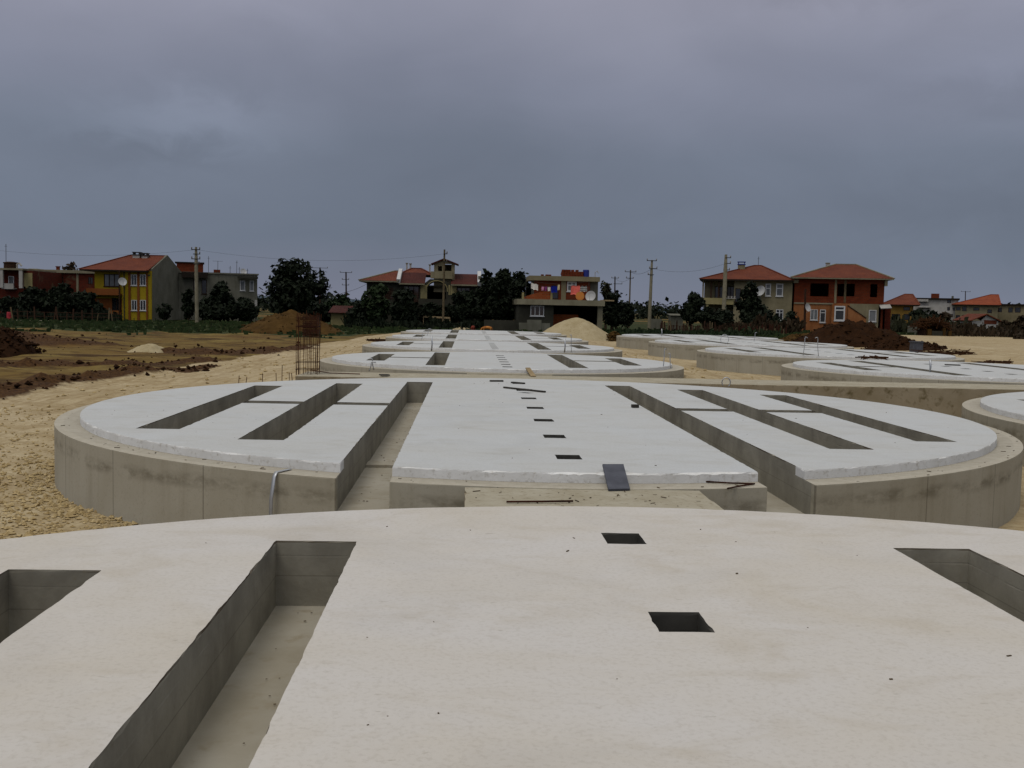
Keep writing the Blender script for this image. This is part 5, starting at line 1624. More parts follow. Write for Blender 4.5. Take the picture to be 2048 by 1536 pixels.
wire('g', 'h', 'wire between the two thin far poles right of the walnut tree', Vector((0, 0, -6)), Vector((0, 0, -4)), .4, .03)
wire('h', (at(735, 567, 205)), 'wire running from the stacked arm pole behind the villa roof', Vector((0, 0, -4)), sag=.2, r=.03)
wire('e', 'c', 'wire from the thin three arm pole to the lone concrete pole', Vector((0, 0, -.3)), Vector((0, 0, -1.1)), .5)
wire('f', 'e', 'wire from the small far pole to the thin three arm pole', Vector((0, 0, -.3)), Vector((0, 0, -1.3)), .6)
wire('c', 'd', 'wire from the lone concrete pole to the thick concrete pole', Vector((0, 0, -1.1)), Vector((0, 0, -1.1)), .7, .012)
wire('a', 'b', 'wire from the round concrete pole to the old wooden pole', Vector((0, 0, -.3)), Vector((0, 0, -.5)), 1.0, .010)
wire((at(-60, 494, 120)), 'a', 'wire from beyond the left edge to the round concrete pole', db=Vector((0, 0, -.3)), sag=.8, r=.010)


# ------------------------------------------------------------------ heaps
def lump_verts(c, s, rng):
    pts = []
    for d in ((1, 0, 0), (-1, 0, 0), (0, 1, 0), (0, -1, 0), (0, 0, 1), (0, 0, -1)):
        k = s * (.65 + .7 * rng.random()); pts.append((c[0] + d[0] * k + rng.gauss(0, .2) * s, c[1] + d[1] * k + rng.gauss(0, .2) * s, c[2] + d[2] * k * .7))
    return pts


OCT = [(0, 2, 4), (2, 1, 4), (1, 3, 4), (3, 0, 4), (2, 0, 5), (1, 2, 5), (3, 1, 5), (0, 3, 5)]


def heap(name, label, cx, cy, rx, ry, h, mat, seed, sharp=1.25, rough=.12, cat='heap', lump=.0, skew=0):
    n, k = 72, 26; v = []; f = []
    for j in range(k + 1):
        r = j / k
        for i in range(n):
            a = 2 * math.pi * i / n
            wob = 1 + .16 * noise.noise((math.cos(a) * 1.3 + seed, math.sin(a) * 1.3, .7)) + .06 * noise.noise((math.cos(a) * 4 + seed, math.sin(a) * 4, .2))
            x = cx + rx * r * wob * math.cos(a) + skew * rx * (1 - r); y = cy + ry * r * wob * math.sin(a)
            prof = math.cos(math.pi / 2 * min(1, r ** (1 / sharp * 1.15)))
            prof = (1 - r ** sharp) * .6 + .4 * prof
            z = gz(x, y) - .06 + h * max(0, prof)
            m = (1 - r) ** .3 if r < 1 else 0
            z += m * (rough * noise.noise((x * .9, y * .9, seed)) + rough * .5 * noise.noise((x * 2.7, y * 2.7, seed + 2)) + rough * .5 * noise.noise((x * 5.5, y * 5.5, seed + 7)) + lump * max(0, noise.noise((x * 1.6, y * 1.6, seed + 4))))
            v.append((x, y, z))
    for j in range(k):
        for i in range(n): f.append((j * n + i, j * n + (i + 1) % n, (j + 1) * n + (i + 1) % n, (j + 1) * n + i))
    mb = MB(); mb.add(v, f)
    if lump:
        r3 = random.Random(seed)
        for i in range(420):
            q = v[r3.randrange(n * 6, len(v))]; s = .04 + .13 * r3.random() ** 2.5
            mb.add(lump_verts((q[0] + r3.gauss(0, .15), q[1] + r3.gauss(0, .15), q[2] + s * .1), s, r3), OCT)
    o = mb.build(name, M[mat], None, (cx, cy, gz(cx, cy)), True)
    return tag(o, label, cat, 'heaps of soil and sand on the site')


def px_heap(name, label, x0, x1, ytop, ybase, mat, seed, h=None, **k):
    """heap whose near foot is seen at row ybase"""
    xm = (x0 + x1) / 2
    g = onz(xm, ybase, 0); rx = abs(onz(x1, ybase, 0).x - onz(x0, ybase, 0).x) / 2 * 1.02
    ry = k.pop('ry', rx * .8); cy = g.y + ry
    hh = at(xm, ytop, cy).z
    rx *= cy / g.y
    return heap(name, label, at(xm, ybase, cy).x, cy, rx, ry, h or hh, mat, seed, **k)


px_heap('sand_heap', 'tall smooth heap of pale sand in front of the washing terrace house', 1082, 1228, 637, 682, 'sand', 2, sharp=1.5, rough=.06)
px_heap('soil_heap', 'broad tan and brown soil heap under the big walnut tree', 452, 708, 624, 668, 'soil_tan', 5, sharp=1.9, rough=.22, lump=.35, ry=4.2)
px_heap('soil_heap', 'dark red soil heap in front of the brick house', 1590, 1802, 645, 697, 'soil_dark', 8, sharp=1.7, rough=.35, lump=.5, ry=4.0)
px_heap('soil_heap', 'low dark soil tail running right from the dark red heap', 1740, 1870, 684, 705, 'soil_dark', 11, sharp=1.5, rough=.3, lump=.4, ry=2.6)
px_heap('soil_heap', 'dark soil heap cut off by the left edge of the picture', -90, 78, 652, 716, 'soil_dark', 14, sharp=1.6, rough=.2, lump=.3, ry=3.2)
px_heap('sand_heap', 'small flat heap of pale crushed stone on the brown field', 246, 348, 687, 706, 'sand', 17, sharp=1.2, rough=.1, ry=1.3, h=.62)
px_heap('soil_heap', 'long low bank of brown earth and weeds before the stake fence', 1560, 1660, 668, 690, 'soil_tan', 20, sharp=1.5, rough=.25, lump=.3, ry=2.5)
px_heap('rubble_heap', 'small dark rubble heap at the corner of the farthest right row foundation', 1214, 1236, 666, 683, 'soil_tan', 23, sharp=1.3, rough=.2, lump=.3, ry=.9)


# ------------------------------------------------------------------ loose ground cover
def scatter_lumps(name, label, pts, mat, seed):
    rng = random.Random(seed); mb = MB()
    for x, y, s in pts:
        mb.add(lump_verts((x, y, gz(x, y) + s * .3), s, rng), OCT)
    tag(mb.build(name, M[mat], None, None), label, name.replace('_', ' '), None, 'stuff')


def near_silo(x, y):
    for cx, cy, r in ((CX1, 1.55, 7.3), (1.17, 17.08, 7.3), (CX2 + .25, 17.08, 7.3), (CX1, 33.2, 5.9), (CX1, 46.2, 5.9), (CX2, 33.2, 5.9), (CX2, 46.2, 5.9), (CX2, 59.1, 5.9), (CX1, 59.1, 5.9), (CX1, 72.1, 5.9), (CX2, 72.1, 5.9)):
        if math.hypot(x - cx, y - cy) < r: return True
    return -4.3 < x < 46 and 25.2 < y < 27.4


rng = random.Random(12)
pts = []
while len(pts) < 8000:
    x = rng.uniform(-13.5, -1.5); y = rng.uniform(7.5, 24)
    if near_silo(x, y): continue
    dens = .12 + .88 * math.exp(-((y - 12) / 4.0) ** 2 - ((x + 5.5) / 3.2) ** 2)
    if rng.random() > dens: continue
    pts.append((x, y, .013 + .027 * rng.random() ** 1.7 + (.03 if rng.random() > .97 else 0)))
for i in range(700):
    a = rng.uniform(math.pi * .85, math.pi * 1.5); r_ = 7.3 + abs(rng.gauss(0, .22)); x, y = 1.17 + r_ * math.cos(a), 17.08 + r_ * math.sin(a)
    if x < -1.5: pts.append((x, y, .012 + .03 * rng.random() ** 2))
for i in range(900):
    x = rng.uniform(-12, 10); y = rng.uniform(22, 60)
    if not near_silo(x, y) and zones(x, y)[0] > .5: pts.append((x, y, .03 + .05 * rng.random() ** 2))
scatter_lumps('gravel', 'pale broken limestone gravel spread at the foot of the foundations', pts, 'stone', 5)
pts = []
for pl, w, h in RIDGES:
    L = sum(math.dist(a, b) for a, b in zip(pl, pl[1:]))
    for i in range(int(L * 11)):
        k = rng.randrange(len(pl) - 1); t = rng.random()
        x = pl[k][0] + (pl[k + 1][0] - pl[k][0]) * t + rng.gauss(0, w * .7); y = pl[k][1] + (pl[k + 1][1] - pl[k][1]) * t + rng.gauss(0, w * .7)
        pts.append((x, y, .03 + .10 * rng.random() ** 3))
for i in range(120):
    x = rng.uniform(-45, -9); y = rng.uniform(22, 80)
    if zones(x, y)[0] < .5: pts.append((x, y, .04 + .12 * rng.random() ** 3))
class _G: pass
_gz0 = gz
def gz_ridge(x, y):
    z = _gz0(x, y)
    for pl, w, h in RIDGES:
        e = seg_dist((x, y), pl)
        if e < w * 2: z += h * math.exp(-(e / w) ** 2) * max(.1, .55 + .9 * noise.noise((x * 1.7, y * 1.7, 2.2)) + .5 * noise.noise((x * 4.3, y * 4.3, 4.2)))
    return z
gz = gz_ridge
scatter_lumps('soil_clods', 'dark red brown clods of dug soil along the edge of the pale track', pts, 'soil_dark', 6)
gz = _gz0


def grass_tufts():
    rng = random.Random(9); mb = MB()
    k = 0
    while k < 9000:
        x = rng.uniform(-75, 60); y = rng.uniform(76, 136)
        s, d, g = zones(x, y)
        if g < .55 or rng.random() > .35 + .65 * max(0, noise.noise((x * .12, y * .2, 4.4)) + .4): k += .2; continue
        h = .12 + .28 * rng.random() ** 2; a = rng.random() * 6.28; w = .10 + .16 * rng.random(); z = gz(x, y)
        dx, dy = math.cos(a) * w, math.sin(a) * w
        mb.add([(x - dx, y - dy, z - .02), (x + dx, y + dy, z - .02), (x + dx * 1.4 + rng.gauss(0, .05), y + dy * 1.4, z + h), (x - dx * 1.2, y - dy * 1.2, z + h * .8)], [(0, 1, 2, 3)]); k += 1
    tag(mb.build('grass', M['grass']), 'green and dry grass tufts on the field before the houses', 'grass', None, 'stuff')


grass_tufts()


def brush(name, label, x0, x1, Ya, Yb, n, hmax, mat, seed, size=.16):
    rng = np.random.default_rng(seed); r2 = random.Random(seed); mb = MB()
    for i in range(n):
        y = r2.uniform(Ya, Yb); px = r2.uniform(x0, x1); x = at(px, 650, y).x; h = hmax * (.3 + .7 * r2.random()) * (.5 + .9 * abs(noise.noise((x * .4, y * .4, seed))))
        d = Vector((r2.gauss(0, .3), r2.gauss(0, .3), 1)).normalized(); s = Vector((r2.gauss(0, 1), r2.gauss(0, 1), .2)).normalized() * size * (.4 + r2.random())
        a = Vector((x, y, gz(x, y) - .03 + h * .35 * r2.random())); e = a + d * h
        mb.add([a - s * .6, a + s * .6, e + s, e - s], [(0, 1, 2, 3)])
    tag(mb.build(name, M[mat]), label, name.replace('_', ' '), None, 'stuff')


brush('undergrowth', 'dark undergrowth and weeds along the foot of the village gardens', 690, 1060, 117, 121, 1500, 1.2, 'leaf', 51)
brush('dry_weeds', 'reddish dry weeds and reeds in front of the right hand houses', 1440, 1600, 124, 128, 1700, 1.9, 'leaf_rust', 52)
brush('dry_scrub', 'brown dry scrub between the ruined hut and the whitewashed shed', 1890, 2070, 128, 150, 2200, 1.5, 'leaf_rust', 53)
brush('green_weeds', 'green weeds on the bank below the ochre house at the far right', 1775, 1935, 150, 165, 900, 2.4, 'leaf_olive', 54, .3)
brush('garden_weeds', 'dark weeds in front of the trees below the left houses', 0, 240, 123, 128, 1500, 1.3, 'leaf', 55)
brush('verge_weeds', 'green weeds round the feet of the poles right of the sand heap', 1225, 1560, 112, 122, 1500, .8, 'leaf_mid', 56)


# ------------------------------------------------------------------ fences
def stake_fence(label, x0, x1, Y, n, hpx, mat, seed, group, name='fence'):
    rng = random.Random(seed)
    xa, xb = at(x0, 655, Y).x, at(x1, 655, Y).x
    b = empty(name, ((xa + xb) / 2, Y, 0), label, 'fence')
    for i in range(n):
        x = xa + (xb - xa) * (i + rng.random() * .6) / n; h = hpx * (.65 + .5 * rng.random())
        m = MB(); m.bar((x, Y + rng.gauss(0, .05), -.1), (x + rng.gauss(0, .10), Y, h), .10 + .08 * rng.random(), .05)
        m.build('stake', M[mat] if rng.random() < .7 else M['wood_grey'], b)
    m = MB(); m.bar((xa, Y + .07, hpx * .35), (xb, Y + .07, hpx * .4), .06); m.bar((xa, Y + .07, hpx * .7), (xb, Y + .07, hpx * .66), .06); m.build('rail', M['wood_dark'], b)


stake_fence('uneven fence of pale and dark wooden stakes left of the grey house', 1320, 1442, 120, 44, 1.45, 'wood_dark', 3, '')
stake_fence('low reddish fence of thin stakes right of the thick concrete pole', 1462, 1575, 120, 40, 1.3, 'rust_dark', 4, '')
stake_fence('garden fence of thin posts below the dark trees at the left', 20, 240, 121, 14, 1.5, 'wood_dark', 5, '')

X0, X1, Z0, Z1 = R(1342, 1366, 631, 645, 150)
m = MB(); m.box(X0, X1, 150, 152, 0, Z1); m.slab([(X0 - .2, 149.7, Z1 + .02), (X1 + .2, 149.7, Z1 + .02), (X1 + .2, 152.3, Z1 + .25), (X0 - .2, 152.3, Z1 + .25)], .06)
tag(m.build('hut', M['plaster'], None, ((X0 + X1) / 2, 151, 0)), 'little grey hut behind the stake fence left of the grey house', 'hut')
X0, X1, Z0, Z1 = R(1300, 1324, 638, 655, 155)
m = MB(); m.box(X0, X1, 155, 155.2, 0, Z1); tag(m.build('garden_wall', M['plaster'], None, ((X0 + X1) / 2, 155, 0)), 'short grey wall beside the foot of the lone concrete pole', 'wall')
X0, X1, Z0, Z1 = R(662, 694, 626, 645, 128)
b = empty('shed', ((X0 + X1) / 2, 130, 0), 'small white shed with a low dark roof between the walnut tree and the villa', 'shed')
MB().box(X0, X1, 128, 132, 0, Z1).build('wall', M['cream'], b)
MB().slab([(X0 - .3, 127.6, Z1 + .05), (X1 + .3, 127.6, Z1 + .05), (X1 + .3, 132.3, Z1 + .9), (X0 - .3, 132.3, Z1 + .9)], .08).build('roof', M['tile_dark'], b)
# timber frame stand and bench board before the villa
p0, p1 = at(847, 633, 123), at(900, 636, 123)
m = MB(); m.bar(p0, p1, .12, .2); m.bar((p0.x, 123, 0), p0, .08); m.bar((p1.x, 123, 0), p1, .08); m.bar(((p0.x * .6 + p1.x * .4), 123, 0), p0.lerp(p1, .4), .08)
tag(m.build('timber_rail', M['plank'], None, ((p0.x + p1.x) / 2, 123, 0)), 'pale horizontal timber rail on posts behind the old wooden pole', 'rail')
X0, X1, Z0, Z1 = R(830, 846, 627, 652, 124)
b = empty('cabinet', ((X0 + X1) / 2, 124.3, 0), 'old wooden cabinet with a reddish base left of the pale timber rail', 'cabinet')
MB().box(X0, X1, 124, 124.6, .7, Z1).build('upper_case', M['wood_grey'], b); MB().box(X0 - .05, X1 + .05, 123.95, 124.65, 0, .69).build('lower_case', M['rust'], b)
X0, X1, Z0, Z1 = R(14, 24, 623, 638, 122)
m = MB(); m.lathe(((X0 + X1) / 2, 122, 0), [(.26, 0), (.3, .08), (.3, .8), (.26, .95)], 14)
tag(m.build('barrel', mottled('red_paint', lin(150, 30, 40), lin(110, 22, 30), 4, .6, .3), None, ((X0 + X1) / 2, 122, 0)), 'red barrel by the fence at the far left edge', 'barrel')
# village road at the left
mb = MB(); A = at(-120, 638, 120.5)
mb.add([(at(-120, 640, 119).x, 119.2, .05), (at(215, 643, 119).x, 119.2, .05), (at(215, 643, 123).x, 122, .06), (at(-120, 640, 123).x, 122, .06)], [(0, 1, 2, 3)])
tag(mb.build('road', M['dusty']), None, None, None, 'structure')


# ------------------------------------------------------------------ two calves grazing behind the last foundation
def skin_mesh(name, verts, edges, radii, mat, parent=None, loc=None, rot=0, sub=2):
    me = bpy.data.meshes.new(name); me.from_pydata(verts, edges, [])
    o = bpy.data.objects.new(name, me); COL.objects.link(o)
    sk = o.modifiers.new('skin', 'SKIN')
    for v, r in zip(me.skin_vertices[0].data, radii): v.radius = (r, r) if isinstance(r, (int, float)) else r
    me.skin_vertices[0].data[0].use_root = True
    s = o.modifiers.new('sub', 'SUBSURF'); s.levels = sub; s.render_levels = sub
    dg = bpy.context.evaluated_depsgraph_get(); dg.update()
    new = bpy.data.meshes.new_from_object(o.evaluated_get(dg)); o.modifiers.clear(); o.data = new; new.name = name
    bpy.data.meshes.remove(me)
    new.materials.clear(); new.materials.append(mat)
    new.polygons.foreach_set('use_smooth', [True] * len(new.polygons))
    if parent: o.parent = parent
    if loc is not None: o.location = loc; o.rotation_euler = (0, 0, rot)
    return o


def calf(label, px, Y, rot, a, b_, seed):
    # facing +x, head down to the grass
    V = [(0, 0, .78), (.30, 0, .80), (.55, 0, .80), (-.30, 0, .80), (-.52, 0, .80),          # trunk
         (.74, 0, .74), (.92, 0, .48), (1.02, 0, .28), (1.10, 0, .12),                       # neck, poll, face, muzzle
         (.50, .15, .62), (.53, .15, .34), (.50, .15, .04), (.50, -.15, .62), (.47, -.15, .34), (.52, -.15, .04),
         (-.48, .15, .62), (-.42, .15, .48), (-.56, .15, .30), (-.54, .15, .04), (-.48, -.15, .62), (-.46, -.15, .48), (-.60, -.15, .30), (-.58, -.15, .04),
         (-.62, 0, .84), (-.70, 0, .62), (-.72, 0, .40),                                     # tail
         (.96, .15, .46), (.96, -.15, .46)]                                                  # ears
    E = [(0, 1), (1, 2), (0, 3), (3, 4), (2, 5), (5, 6), (6, 7), (7, 8), (2, 9), (9, 10), (10, 11), (2, 12), (12, 13), (13, 14),
         (4, 15), (15, 16), (16, 17), (17, 18), (4, 19), (19, 20), (20, 21), (21, 22), (4, 23), (23, 24), (24, 25), (6, 26), (6, 27)]
    V = [(p[0] * .72, p[1] * .72, p[2] * .72) for p in V]
    Rr = [.25, .25, .23, .24, .20, .15, .12, .09, .07, .09, .055, .05, .09, .055, .05, .11, .08, .05, .05, .11, .08, .05, .05, .05, .025, .03, .03, .03]
    Rr = [q * .70 for q in Rr]
    m = mottled('calf_hide_%d' % seed, a, b_, 2.5, .8, .1)
    g = at(px, 655, Y)
    o = skin_mesh('calf', V, E, Rr, m, None, (g.x, Y, gz(g.x, Y)), rot)
    return tag(o, label, 'calf', 'calves behind the last foundation')


calf('dark reddish brown calf grazing, seen from behind', 946, 108, rad(78), lin(120, 52, 36), lin(86, 34, 26), 1)
calf('tan calf grazing side on, right of the reddish one', 975, 107, rad(172), lin(176, 118, 56), lin(120, 66, 30), 2)


# ------------------------------------------------------------------ building site odds and ends
def rock(px, py, s, seed, label, z=0.0, mat='stone'):
    g = onz(px, py, z); r = random.Random(seed); mb = MB(); v = []; f = []
    n, k = 10, 6
    for j in range(k + 1):
        t = math.pi * j / k
        for i in range(n):
            a = 2 * math.pi * i / n; d = Vector((math.sin(t) * math.cos(a), math.sin(t) * math.sin(a), math.cos(t)))
            q = s * (1 + .45 * noise.noise(d * 1.6 + Vector((seed, 0, 0)))); v.append((g.x + d.x * q * 1.4, g.y + d.y * q, g.z + d.z * q * .75 + s * .3))
    for j in range(k):
        for i in range(n): f.append((j * n + i, j * n + (i + 1) % n, (j + 1) * n + (i + 1) % n, (j + 1) * n + i))
    mb.add(v, f); tag(mb.build('boulder', M[mat], None, tuple(g)), label, 'boulder', 'boulders behind the last foundation')


rock(921, 661, .34, 1, 'pale boulder left of the calves, greyish and biggest of three', .0)
rock(932, 662, .36, 2, 'yellowish boulder between the grey one and the reddish calf', .0, 'sand')
rock(914, 664, .38, 3, 'yellow lump of stone nearest to the last foundation edge', .2, 'sand')


def rebar_column():
    Yc = 26.2
    X0, X1, Z0, Z1 = R(596, 636, 628, 752, Yc)
    zb = .775; c = ((X0 + X1) / 2, Yc, zb)
    b = empty('rebar_column', c, 'rusty reinforcement cage of a column standing on the left end of the long tunnel', 'rebar cage')
    rng = random.Random(8); hw = (X1 - X0) / 2; hd = .25
    pos = []
    for i in range(7): pos += [(-hw + 2 * hw * i / 6, -hd), (-hw + 2 * hw * i / 6, hd)]
    for i in range(1, 4): pos += [(-hw, -hd + 2 * hd * i / 4), (hw, -hd + 2 * hd * i / 4)]
    for x, y in pos:
        x += rng.gauss(0, .02); l = rng.gauss(0, .012)
        m = MB(); m.tube([(c[0] + x, Yc + y, zb - .02), (c[0] + x + l, Yc + y, (zb + Z1) / 2), (c[0] + x + l * 2.5 + rng.gauss(0, .012), Yc + y, Z1 + rng.gauss(0, .03))], .0072, 6)
        m.build('bar', M['rust'], b)
    zs = [Z1 - .04 - .021 * i + rng.gauss(0, .006) for i in range(26)]
    for z in zs:
        m = MB(); a = .04
        x0, x1 = (c[0] - hw * .40 - .01, c[0] + hw + .012)
        y0, y1 = Yc - hd - .012, Yc + hd + .012; t = rng.gauss(0, .02)
        for p, q in (((x0, y0), (x1, y0)), ((x1, y0), (x1, y1)), ((x1, y1), (x0, y1)), ((x0, y1), (x0, y0))):
            m.bar((*p, z + t * (p[0] - c[0])), (*q, z + t * (q[0] - c[0])), .010)
        m.build('tie', M['rust_dark'], b)
    for z in (zb + .12, zb + .3, zb + .72, Z1 - .32, Z1 - .30, Z1 - .1):
        m = MB(); x0, x1 = c[0] - hw - .014, c[0] + hw + .014; y0, y1 = Yc - hd - .014, Yc + hd + .014
        for p, q in (((x0, y0), (x1, y0)), ((x1, y0), (x1, y1)), ((x1, y1), (x0, y1)), ((x0, y1), (x0, y0))): m.bar((*p, z), (*q, z), .012)
        m.build('tie', M['rust_dark'], b)


rebar_column()

# short starter bars behind the big white foundation, left
for i, (px, yt, yb) in enumerate(((476, 751, 766), (490, 754, 766), (524, 747, 764), (552, 746, 762), (563, 730, 762), (578, 745, 761), (585, 746, 761))):
    Y = 25.6; g = at(px, yb, Y); tz = at(px, yt, Y).z
    m = MB(); m.tube([(g.x, Y, 0), (g.x + .01, Y, tz * .6), (g.x + RNG.gauss(0, .02), Y, tz)], .009, 6)
    o = m.build('starter_bar', M['rust'], None, (g.x, Y, 0))
    tag(o, 'rusty starter bar sticking out of the ground left of the reinforcement cage', 'rebar', 'starter bars left of the reinforcement cage')


def board(name, label, quad, t, mat, cat):
    m = MB(); m.slab(quad, t); c = sum((Vector(q) for q in quad), Vector()) / 4
    o = m.build(name, M[mat], None, c); return tag(o, label, cat)


Q = [onz(1217, 978, .818), onz(1260, 977, .818), at(1247, 928, 10.36), at(1205, 928, 10.36)]
board('grey_board', 'dark grey board sloping over the broken front edge of the big white foundation', Q, .02, 'plate', 'board')
board('plank', 'short pale plank leaning over the front edge of the smaller foundation', [onz(1062, 752, .80), onz(1072, 752, .80), onz(1060, 735, .94), onz(1051, 735, .94)], .03, 'plank', 'plank')


def flat_board(label, pa, pb, w, z, mat='dark_board', t=.03, name='board_offcut'):
    A, B = onz(*pa, z), onz(*pb, z); m = MB(); m.bar(A + Vector((0, 0, t / 2)), B + Vector((0, 0, t / 2)), w, t)
    tag(m.build(name, M[mat], None, (A + B) / 2), label, 'board')


ZS = Z_TOP + .004
flat_board('long dark lath lying askew across the rear of the big white foundation', (1008, 776), (1090, 785), .05, ZS)
flat_board('short dark board on top of the long askew lath', (1042, 780), (1060, 782), .12, ZS + .04)
flat_board('narrow dark board at the rear edge of the white foundation, left of centre', (980, 763), (1006, 763), .08, ZS)
flat_board('second narrow dark board at the rear edge of the white foundation, right of the first', (1024, 766), (1048, 768), .08, ZS)
flat_board('small dark block lying beside the right hand trench of the white foundation', (1264, 815), (1276, 815), .10, ZS, 'dark_board', .05)
flat_board('dark board lying on the left link end of the long tunnel', (760, 751), (778, 751), .25, .80)
flat_board('board lying flat on the right row foundation right of the steel strip', (1890, 730), (1920, 731), .3, ZS, 'dark_board')


def rod(label, pts, z, r=.010, mat='rust_dark', name='steel_rod'):
    P = [onz(*p, z) for p in pts]; m = MB(); m.tube(P, r, 6); tag(m.build(name, M[mat], None, P[0]), label, 'rod')


rod('straight dark steel rod lying on the dusty link between the two big foundations', [(1013, 1003.5), (1080, 1003), (1146, 1002)], .812)
rod('bent steel rod lying on the wall stub right of the dusty link', [(1412, 963), (1460, 966), (1509, 967.5), (1480, 972), (1455, 977)], .815, .009)
rod('rusty rod lying on the tunnel top beside the reinforcement cage', [(620, 740), (660, 746), (720, 748)], .80, .012, 'rust')


def strap():
    """galvanised strip bent over the wall of the big foundation and hanging down in front of it"""
    A = onz(578, 938, .815)
    c = Vector((1.17, 17.08, 0)); d = Vector((A.x - 1.17, A.y - 17.08, 0)).normalized()
    s = Vector((-d.y, d.x, 0)) * .020
    rim = c + d * 7.3
    pts = [c + d * 7.05 + Vector((0, 0, .812)), rim + Vector((0, 0, .815)), rim + d * .035 + Vector((0, 0, .77)), rim + d * .07 + Vector((0, 0, .55)) - s * .5, rim + d * .06 + Vector((0, 0, .3)) - s * 1.2, rim + d * .03 + Vector((0, 0, .02)) - s * 2]
    m = MB(); v = []; f = []
    for i, p in enumerate(pts):
        t = (pts[min(i + 1, len(pts) - 1)] - pts[max(0, i - 1)]).normalized(); nrm = t.cross(s).normalized() * .003
        v += [p - s - nrm, p + s - nrm, p + s + nrm, p - s + nrm]
    for i in range(len(pts) - 1):
        for k in range(4): f.append((i * 4 + k, i * 4 + (k + 1) % 4, i * 4 + 4 + (k + 1) % 4, i * 4 + 4 + k))
    m.add(v, f); o = m.build('steel_strip', M['steel'], None, pts[0], True)
    tag(o, 'shiny steel strip bent over the rim and hanging down the big foundation wall', 'steel strip', 'galvanised strips')


strap()


def loop(label, px, py, z, w, h, rot, kind='loop', r=.014):
    g = onz(px, py, z); m = MB(); u = Vector((math.cos(rot), math.sin(rot), 0))
    if kind == 'loop': pts = [g + u * (w * math.cos(a)) + Vector((0, 0, h * .5 + h * .52 * math.sin(a))) for a in np.linspace(-1.1, math.pi + .9, 14)]
    elif kind == 'hook': pts = [g + u * (w * .2 * math.sin(t * 5)) + u * (w * t ** 3) + Vector((0, 0, h * math.sin(t * 1.9))) for t in np.linspace(0, 1, 10)]
    else: pts = [g, g + Vector((0, 0, h * .5)) + u * .02, g + Vector((0, 0, h))]
    m.tube(pts, r if kind != 'post' else .03, 6)
    tag(m.build('steel_strip', M['steel' if kind != 'loop' or r > .012 else 'iron'], None, g, True), label, 'steel strip', 'galvanised strips')


loop('small closed steel loop standing on the long tunnel near edge', 1452, 774, .78, .10, .22, 0, 'loop')
loop('tall open hook of steel strip on the right rim of the nearest smaller foundation', 1326, 738, .82, .12, .62, .4, 'hook')
loop('second thinner hook right beside the tall open one', 1341, 736, .82, -.10, .45, .2, 'hook')
loop('upright pair of strips, left one, on the second smaller foundation', 1129, 705, .84, .05, .55, 0, 'post')
loop('upright strip with curled top on the second smaller foundation', 1143, 704, .84, -.1, .70, 0, 'hook')
loop('short hooked strip hanging over the left rim of the nearest smaller foundation', 738, 742, .80, .22, .24, .1, 'hook')
loop('short hooked strip beside the first on the left rim', 748, 740, .80, -.18, .30, .1, 'hook')
loop('single upright strip near the left trench of the second smaller foundation', 863, 702, .90, .04, .55, 0, 'post')
loop('tripod like bent strip by the left slot of the third smaller foundation', 842, 681, .90, .3, .38, .2, 'hook')
loop('thin bent strip by the left slot of the farthest middle foundation', 854, 671, .90, .3, .40, .2, 'hook')
loop('round steel loop on the third right row foundation before the thick pole', 1449, 688, .9, .22, .5, 0, 'loop')
loop('thin hook left of a second one on the second right row foundation', 1606, 711, .9, .2, .75, 0, 'hook')
loop('thin hook right of its twin on the second right row foundation', 1637, 712, .9, -.22, .75, 0, 'hook')
loop('pale upright steel strip on the front rim of the right row foundation', 1859, 749, .83, .04, .45, 0, 'post')
loop('thin upright strip on the farthest right row foundation', 1323, 672, .9, .1, .5, 0, 'post')
loop('short bent strip on the farthest right row foundation, in front of the red fence', 1508, 683, .9, .2, .55, 0, 'hook')

# grey bin and brushwood beside the right row
g = onz(1836, 704, 0.3); m = MB(); m.box(g.x - .32, g.x + .32, g.y, g.y + .6, g.z - .3, g.z + .62); m.box(g.x - .36, g.x + .36, g.y - .04, g.y + .64, g.z + .621, g.z + .70)
tag(m.build('grey_bin', M['plate'], None, (g.x, g.y + .3, g.z)), 'small grey box shaped bin standing at the edge of the sand flat', 'bin')


def brushwood(label, x0, x1, py, z, n, seed, h=.5):
    r = random.Random(seed); m = MB()
    for i in range(n):
        g = onz(r.uniform(x0, x1), py + r.gauss(0, .6), z); d = Vector((r.gauss(0, 1), r.gauss(0, .7), r.gauss(0, .08))).normalized() * (.12 + .3 * r.random()); zz = abs(r.gauss(0, h * .35))
        m.bar(g + Vector((-d.x, -d.y, zz - d.z)), g + Vector((d.x, d.y, zz + d.z)), .02 + .02 * r.random())
    tag(m.build('scrap_timber', M['straw'], None, onz((x0 + x1) / 2, py, z)), label, 'scrap wood')


brushwood('heap of brown scrap timber on the rear edge of the right row foundations', 1832, 1938, 708, .82, 150, 3, .22)
brushwood('thin line of grey scrap lying along the foundation edge at the right', 1960, 2020, 725, .82, 40, 4, .06)
brushwood('small pile of dark scrap on the right row foundation', 1725, 1772, 716, .9, 26, 5, .08)
brushwood('scrap sticks on the ground in front of the stake fence', 1352, 1392, 668, .1, 40, 6, .2)
brushwood('dark brush beside the left row at the third smaller foundation', 738, 775, 682, .5, 50, 7, .15)


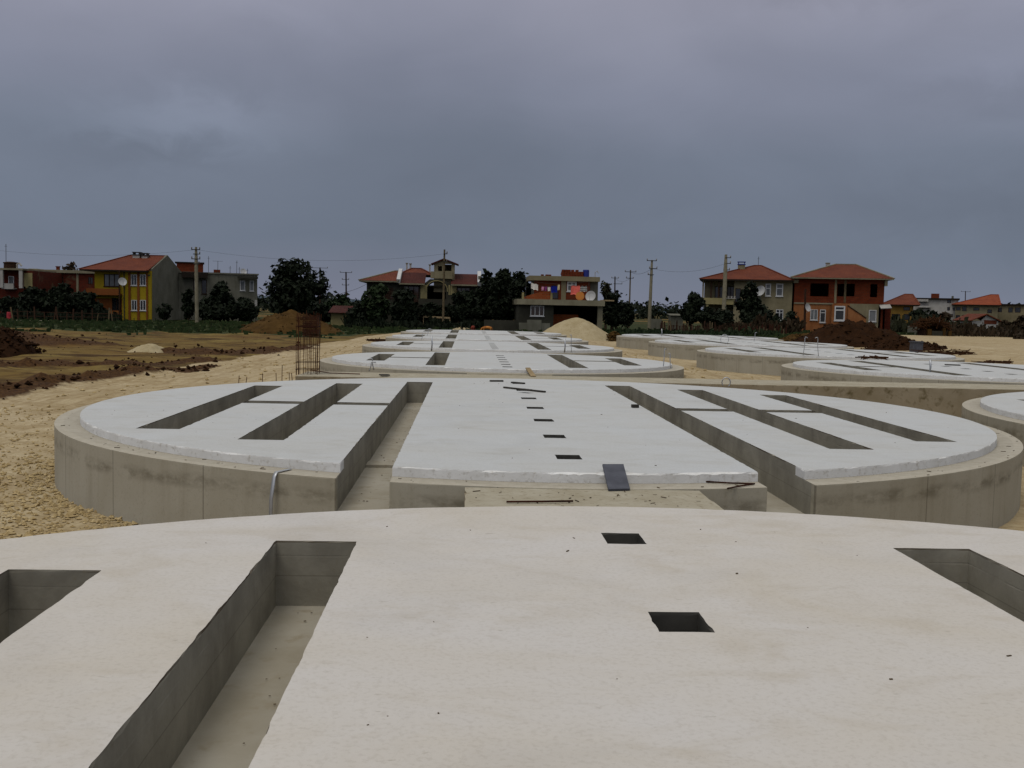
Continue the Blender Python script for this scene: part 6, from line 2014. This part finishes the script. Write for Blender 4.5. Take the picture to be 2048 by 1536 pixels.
def crumbs():
    r = random.Random(31); m = MB()
    for cx, cy, Rr, n in ((CX1, 1.55, 6.6, 230), (1.17, 17.08, 6.6, 130)):
        k = 0
        while k < n:
            x = cx + r.uniform(-Rr, Rr); y = cy + r.uniform(-Rr, Rr); k += 1
            dx, dy = x - cx, y - cy
            if math.hypot(dx, dy) > Rr: continue
            if any(abs(abs(dx) - c) < .32 for c in (2.13, 3.55, 5.02)) or abs(dx) < .2: continue
            s = .0025 + .006 * r.random() ** 3; a = r.random() * 3.14; e = 1 + 1.8 * r.random() ** 2
            u = Vector((math.cos(a), math.sin(a), 0))
            m.bar(Vector((x, y, Z_TOP + s * .4)) - u * s * e, Vector((x, y, Z_TOP + s * .4)) + u * s * e, s * 1.2, s * .8)
    # litter on ledges and on the dusty link
    for k in range(60):
        a = r.uniform(math.pi, 2 * math.pi); rr = r.uniform(7.02, 7.24); x, y = 1.17 + rr * math.cos(a), 17.08 + rr * math.sin(a)
        if abs(abs(x - CX1) - 2.13) < .3: continue
        s = .004 + .007 * r.random() ** 2; d = r.random() * 3.14; u = Vector((math.cos(d), math.sin(d), 0)) * s * (1 + 3 * r.random())
        m.bar(Vector((x, y, .805)) - u, Vector((x, y, .805)) + u, s, s * .6)
    for k in range(45):
        x, y = r.uniform(.1, 2.2), r.uniform(8.6, 9.75); s = .004 + .006 * r.random() ** 2; d = r.random() * 3.14; u = Vector((math.cos(d), math.sin(d), 0)) * s * (1 + 4 * r.random() ** 2)
        m.bar(Vector((x, y, .80)) - u, Vector((x, y, .80)) + u, s, s * .6)
    for k in range(90):
        x = CX1 - 2.13 + r.uniform(-.2, .2); y = r.uniform(-3, 6.9) if k % 2 else r.uniform(10, 22); s = .004 + .006 * r.random() ** 2; u = Vector((1, .3, 0)) * s
        m.bar(Vector((x, y, .46)) - u, Vector((x, y, .46)) + u, s, s * .6)
    tag(m.build('crumbs', mottled('brown_crumbs', lin(96, 82, 62), lin(52, 42, 32), 9, .9, .1)), 'dark crumbs and chips littering the white slabs', 'litter', None, 'stuff')


crumbs()
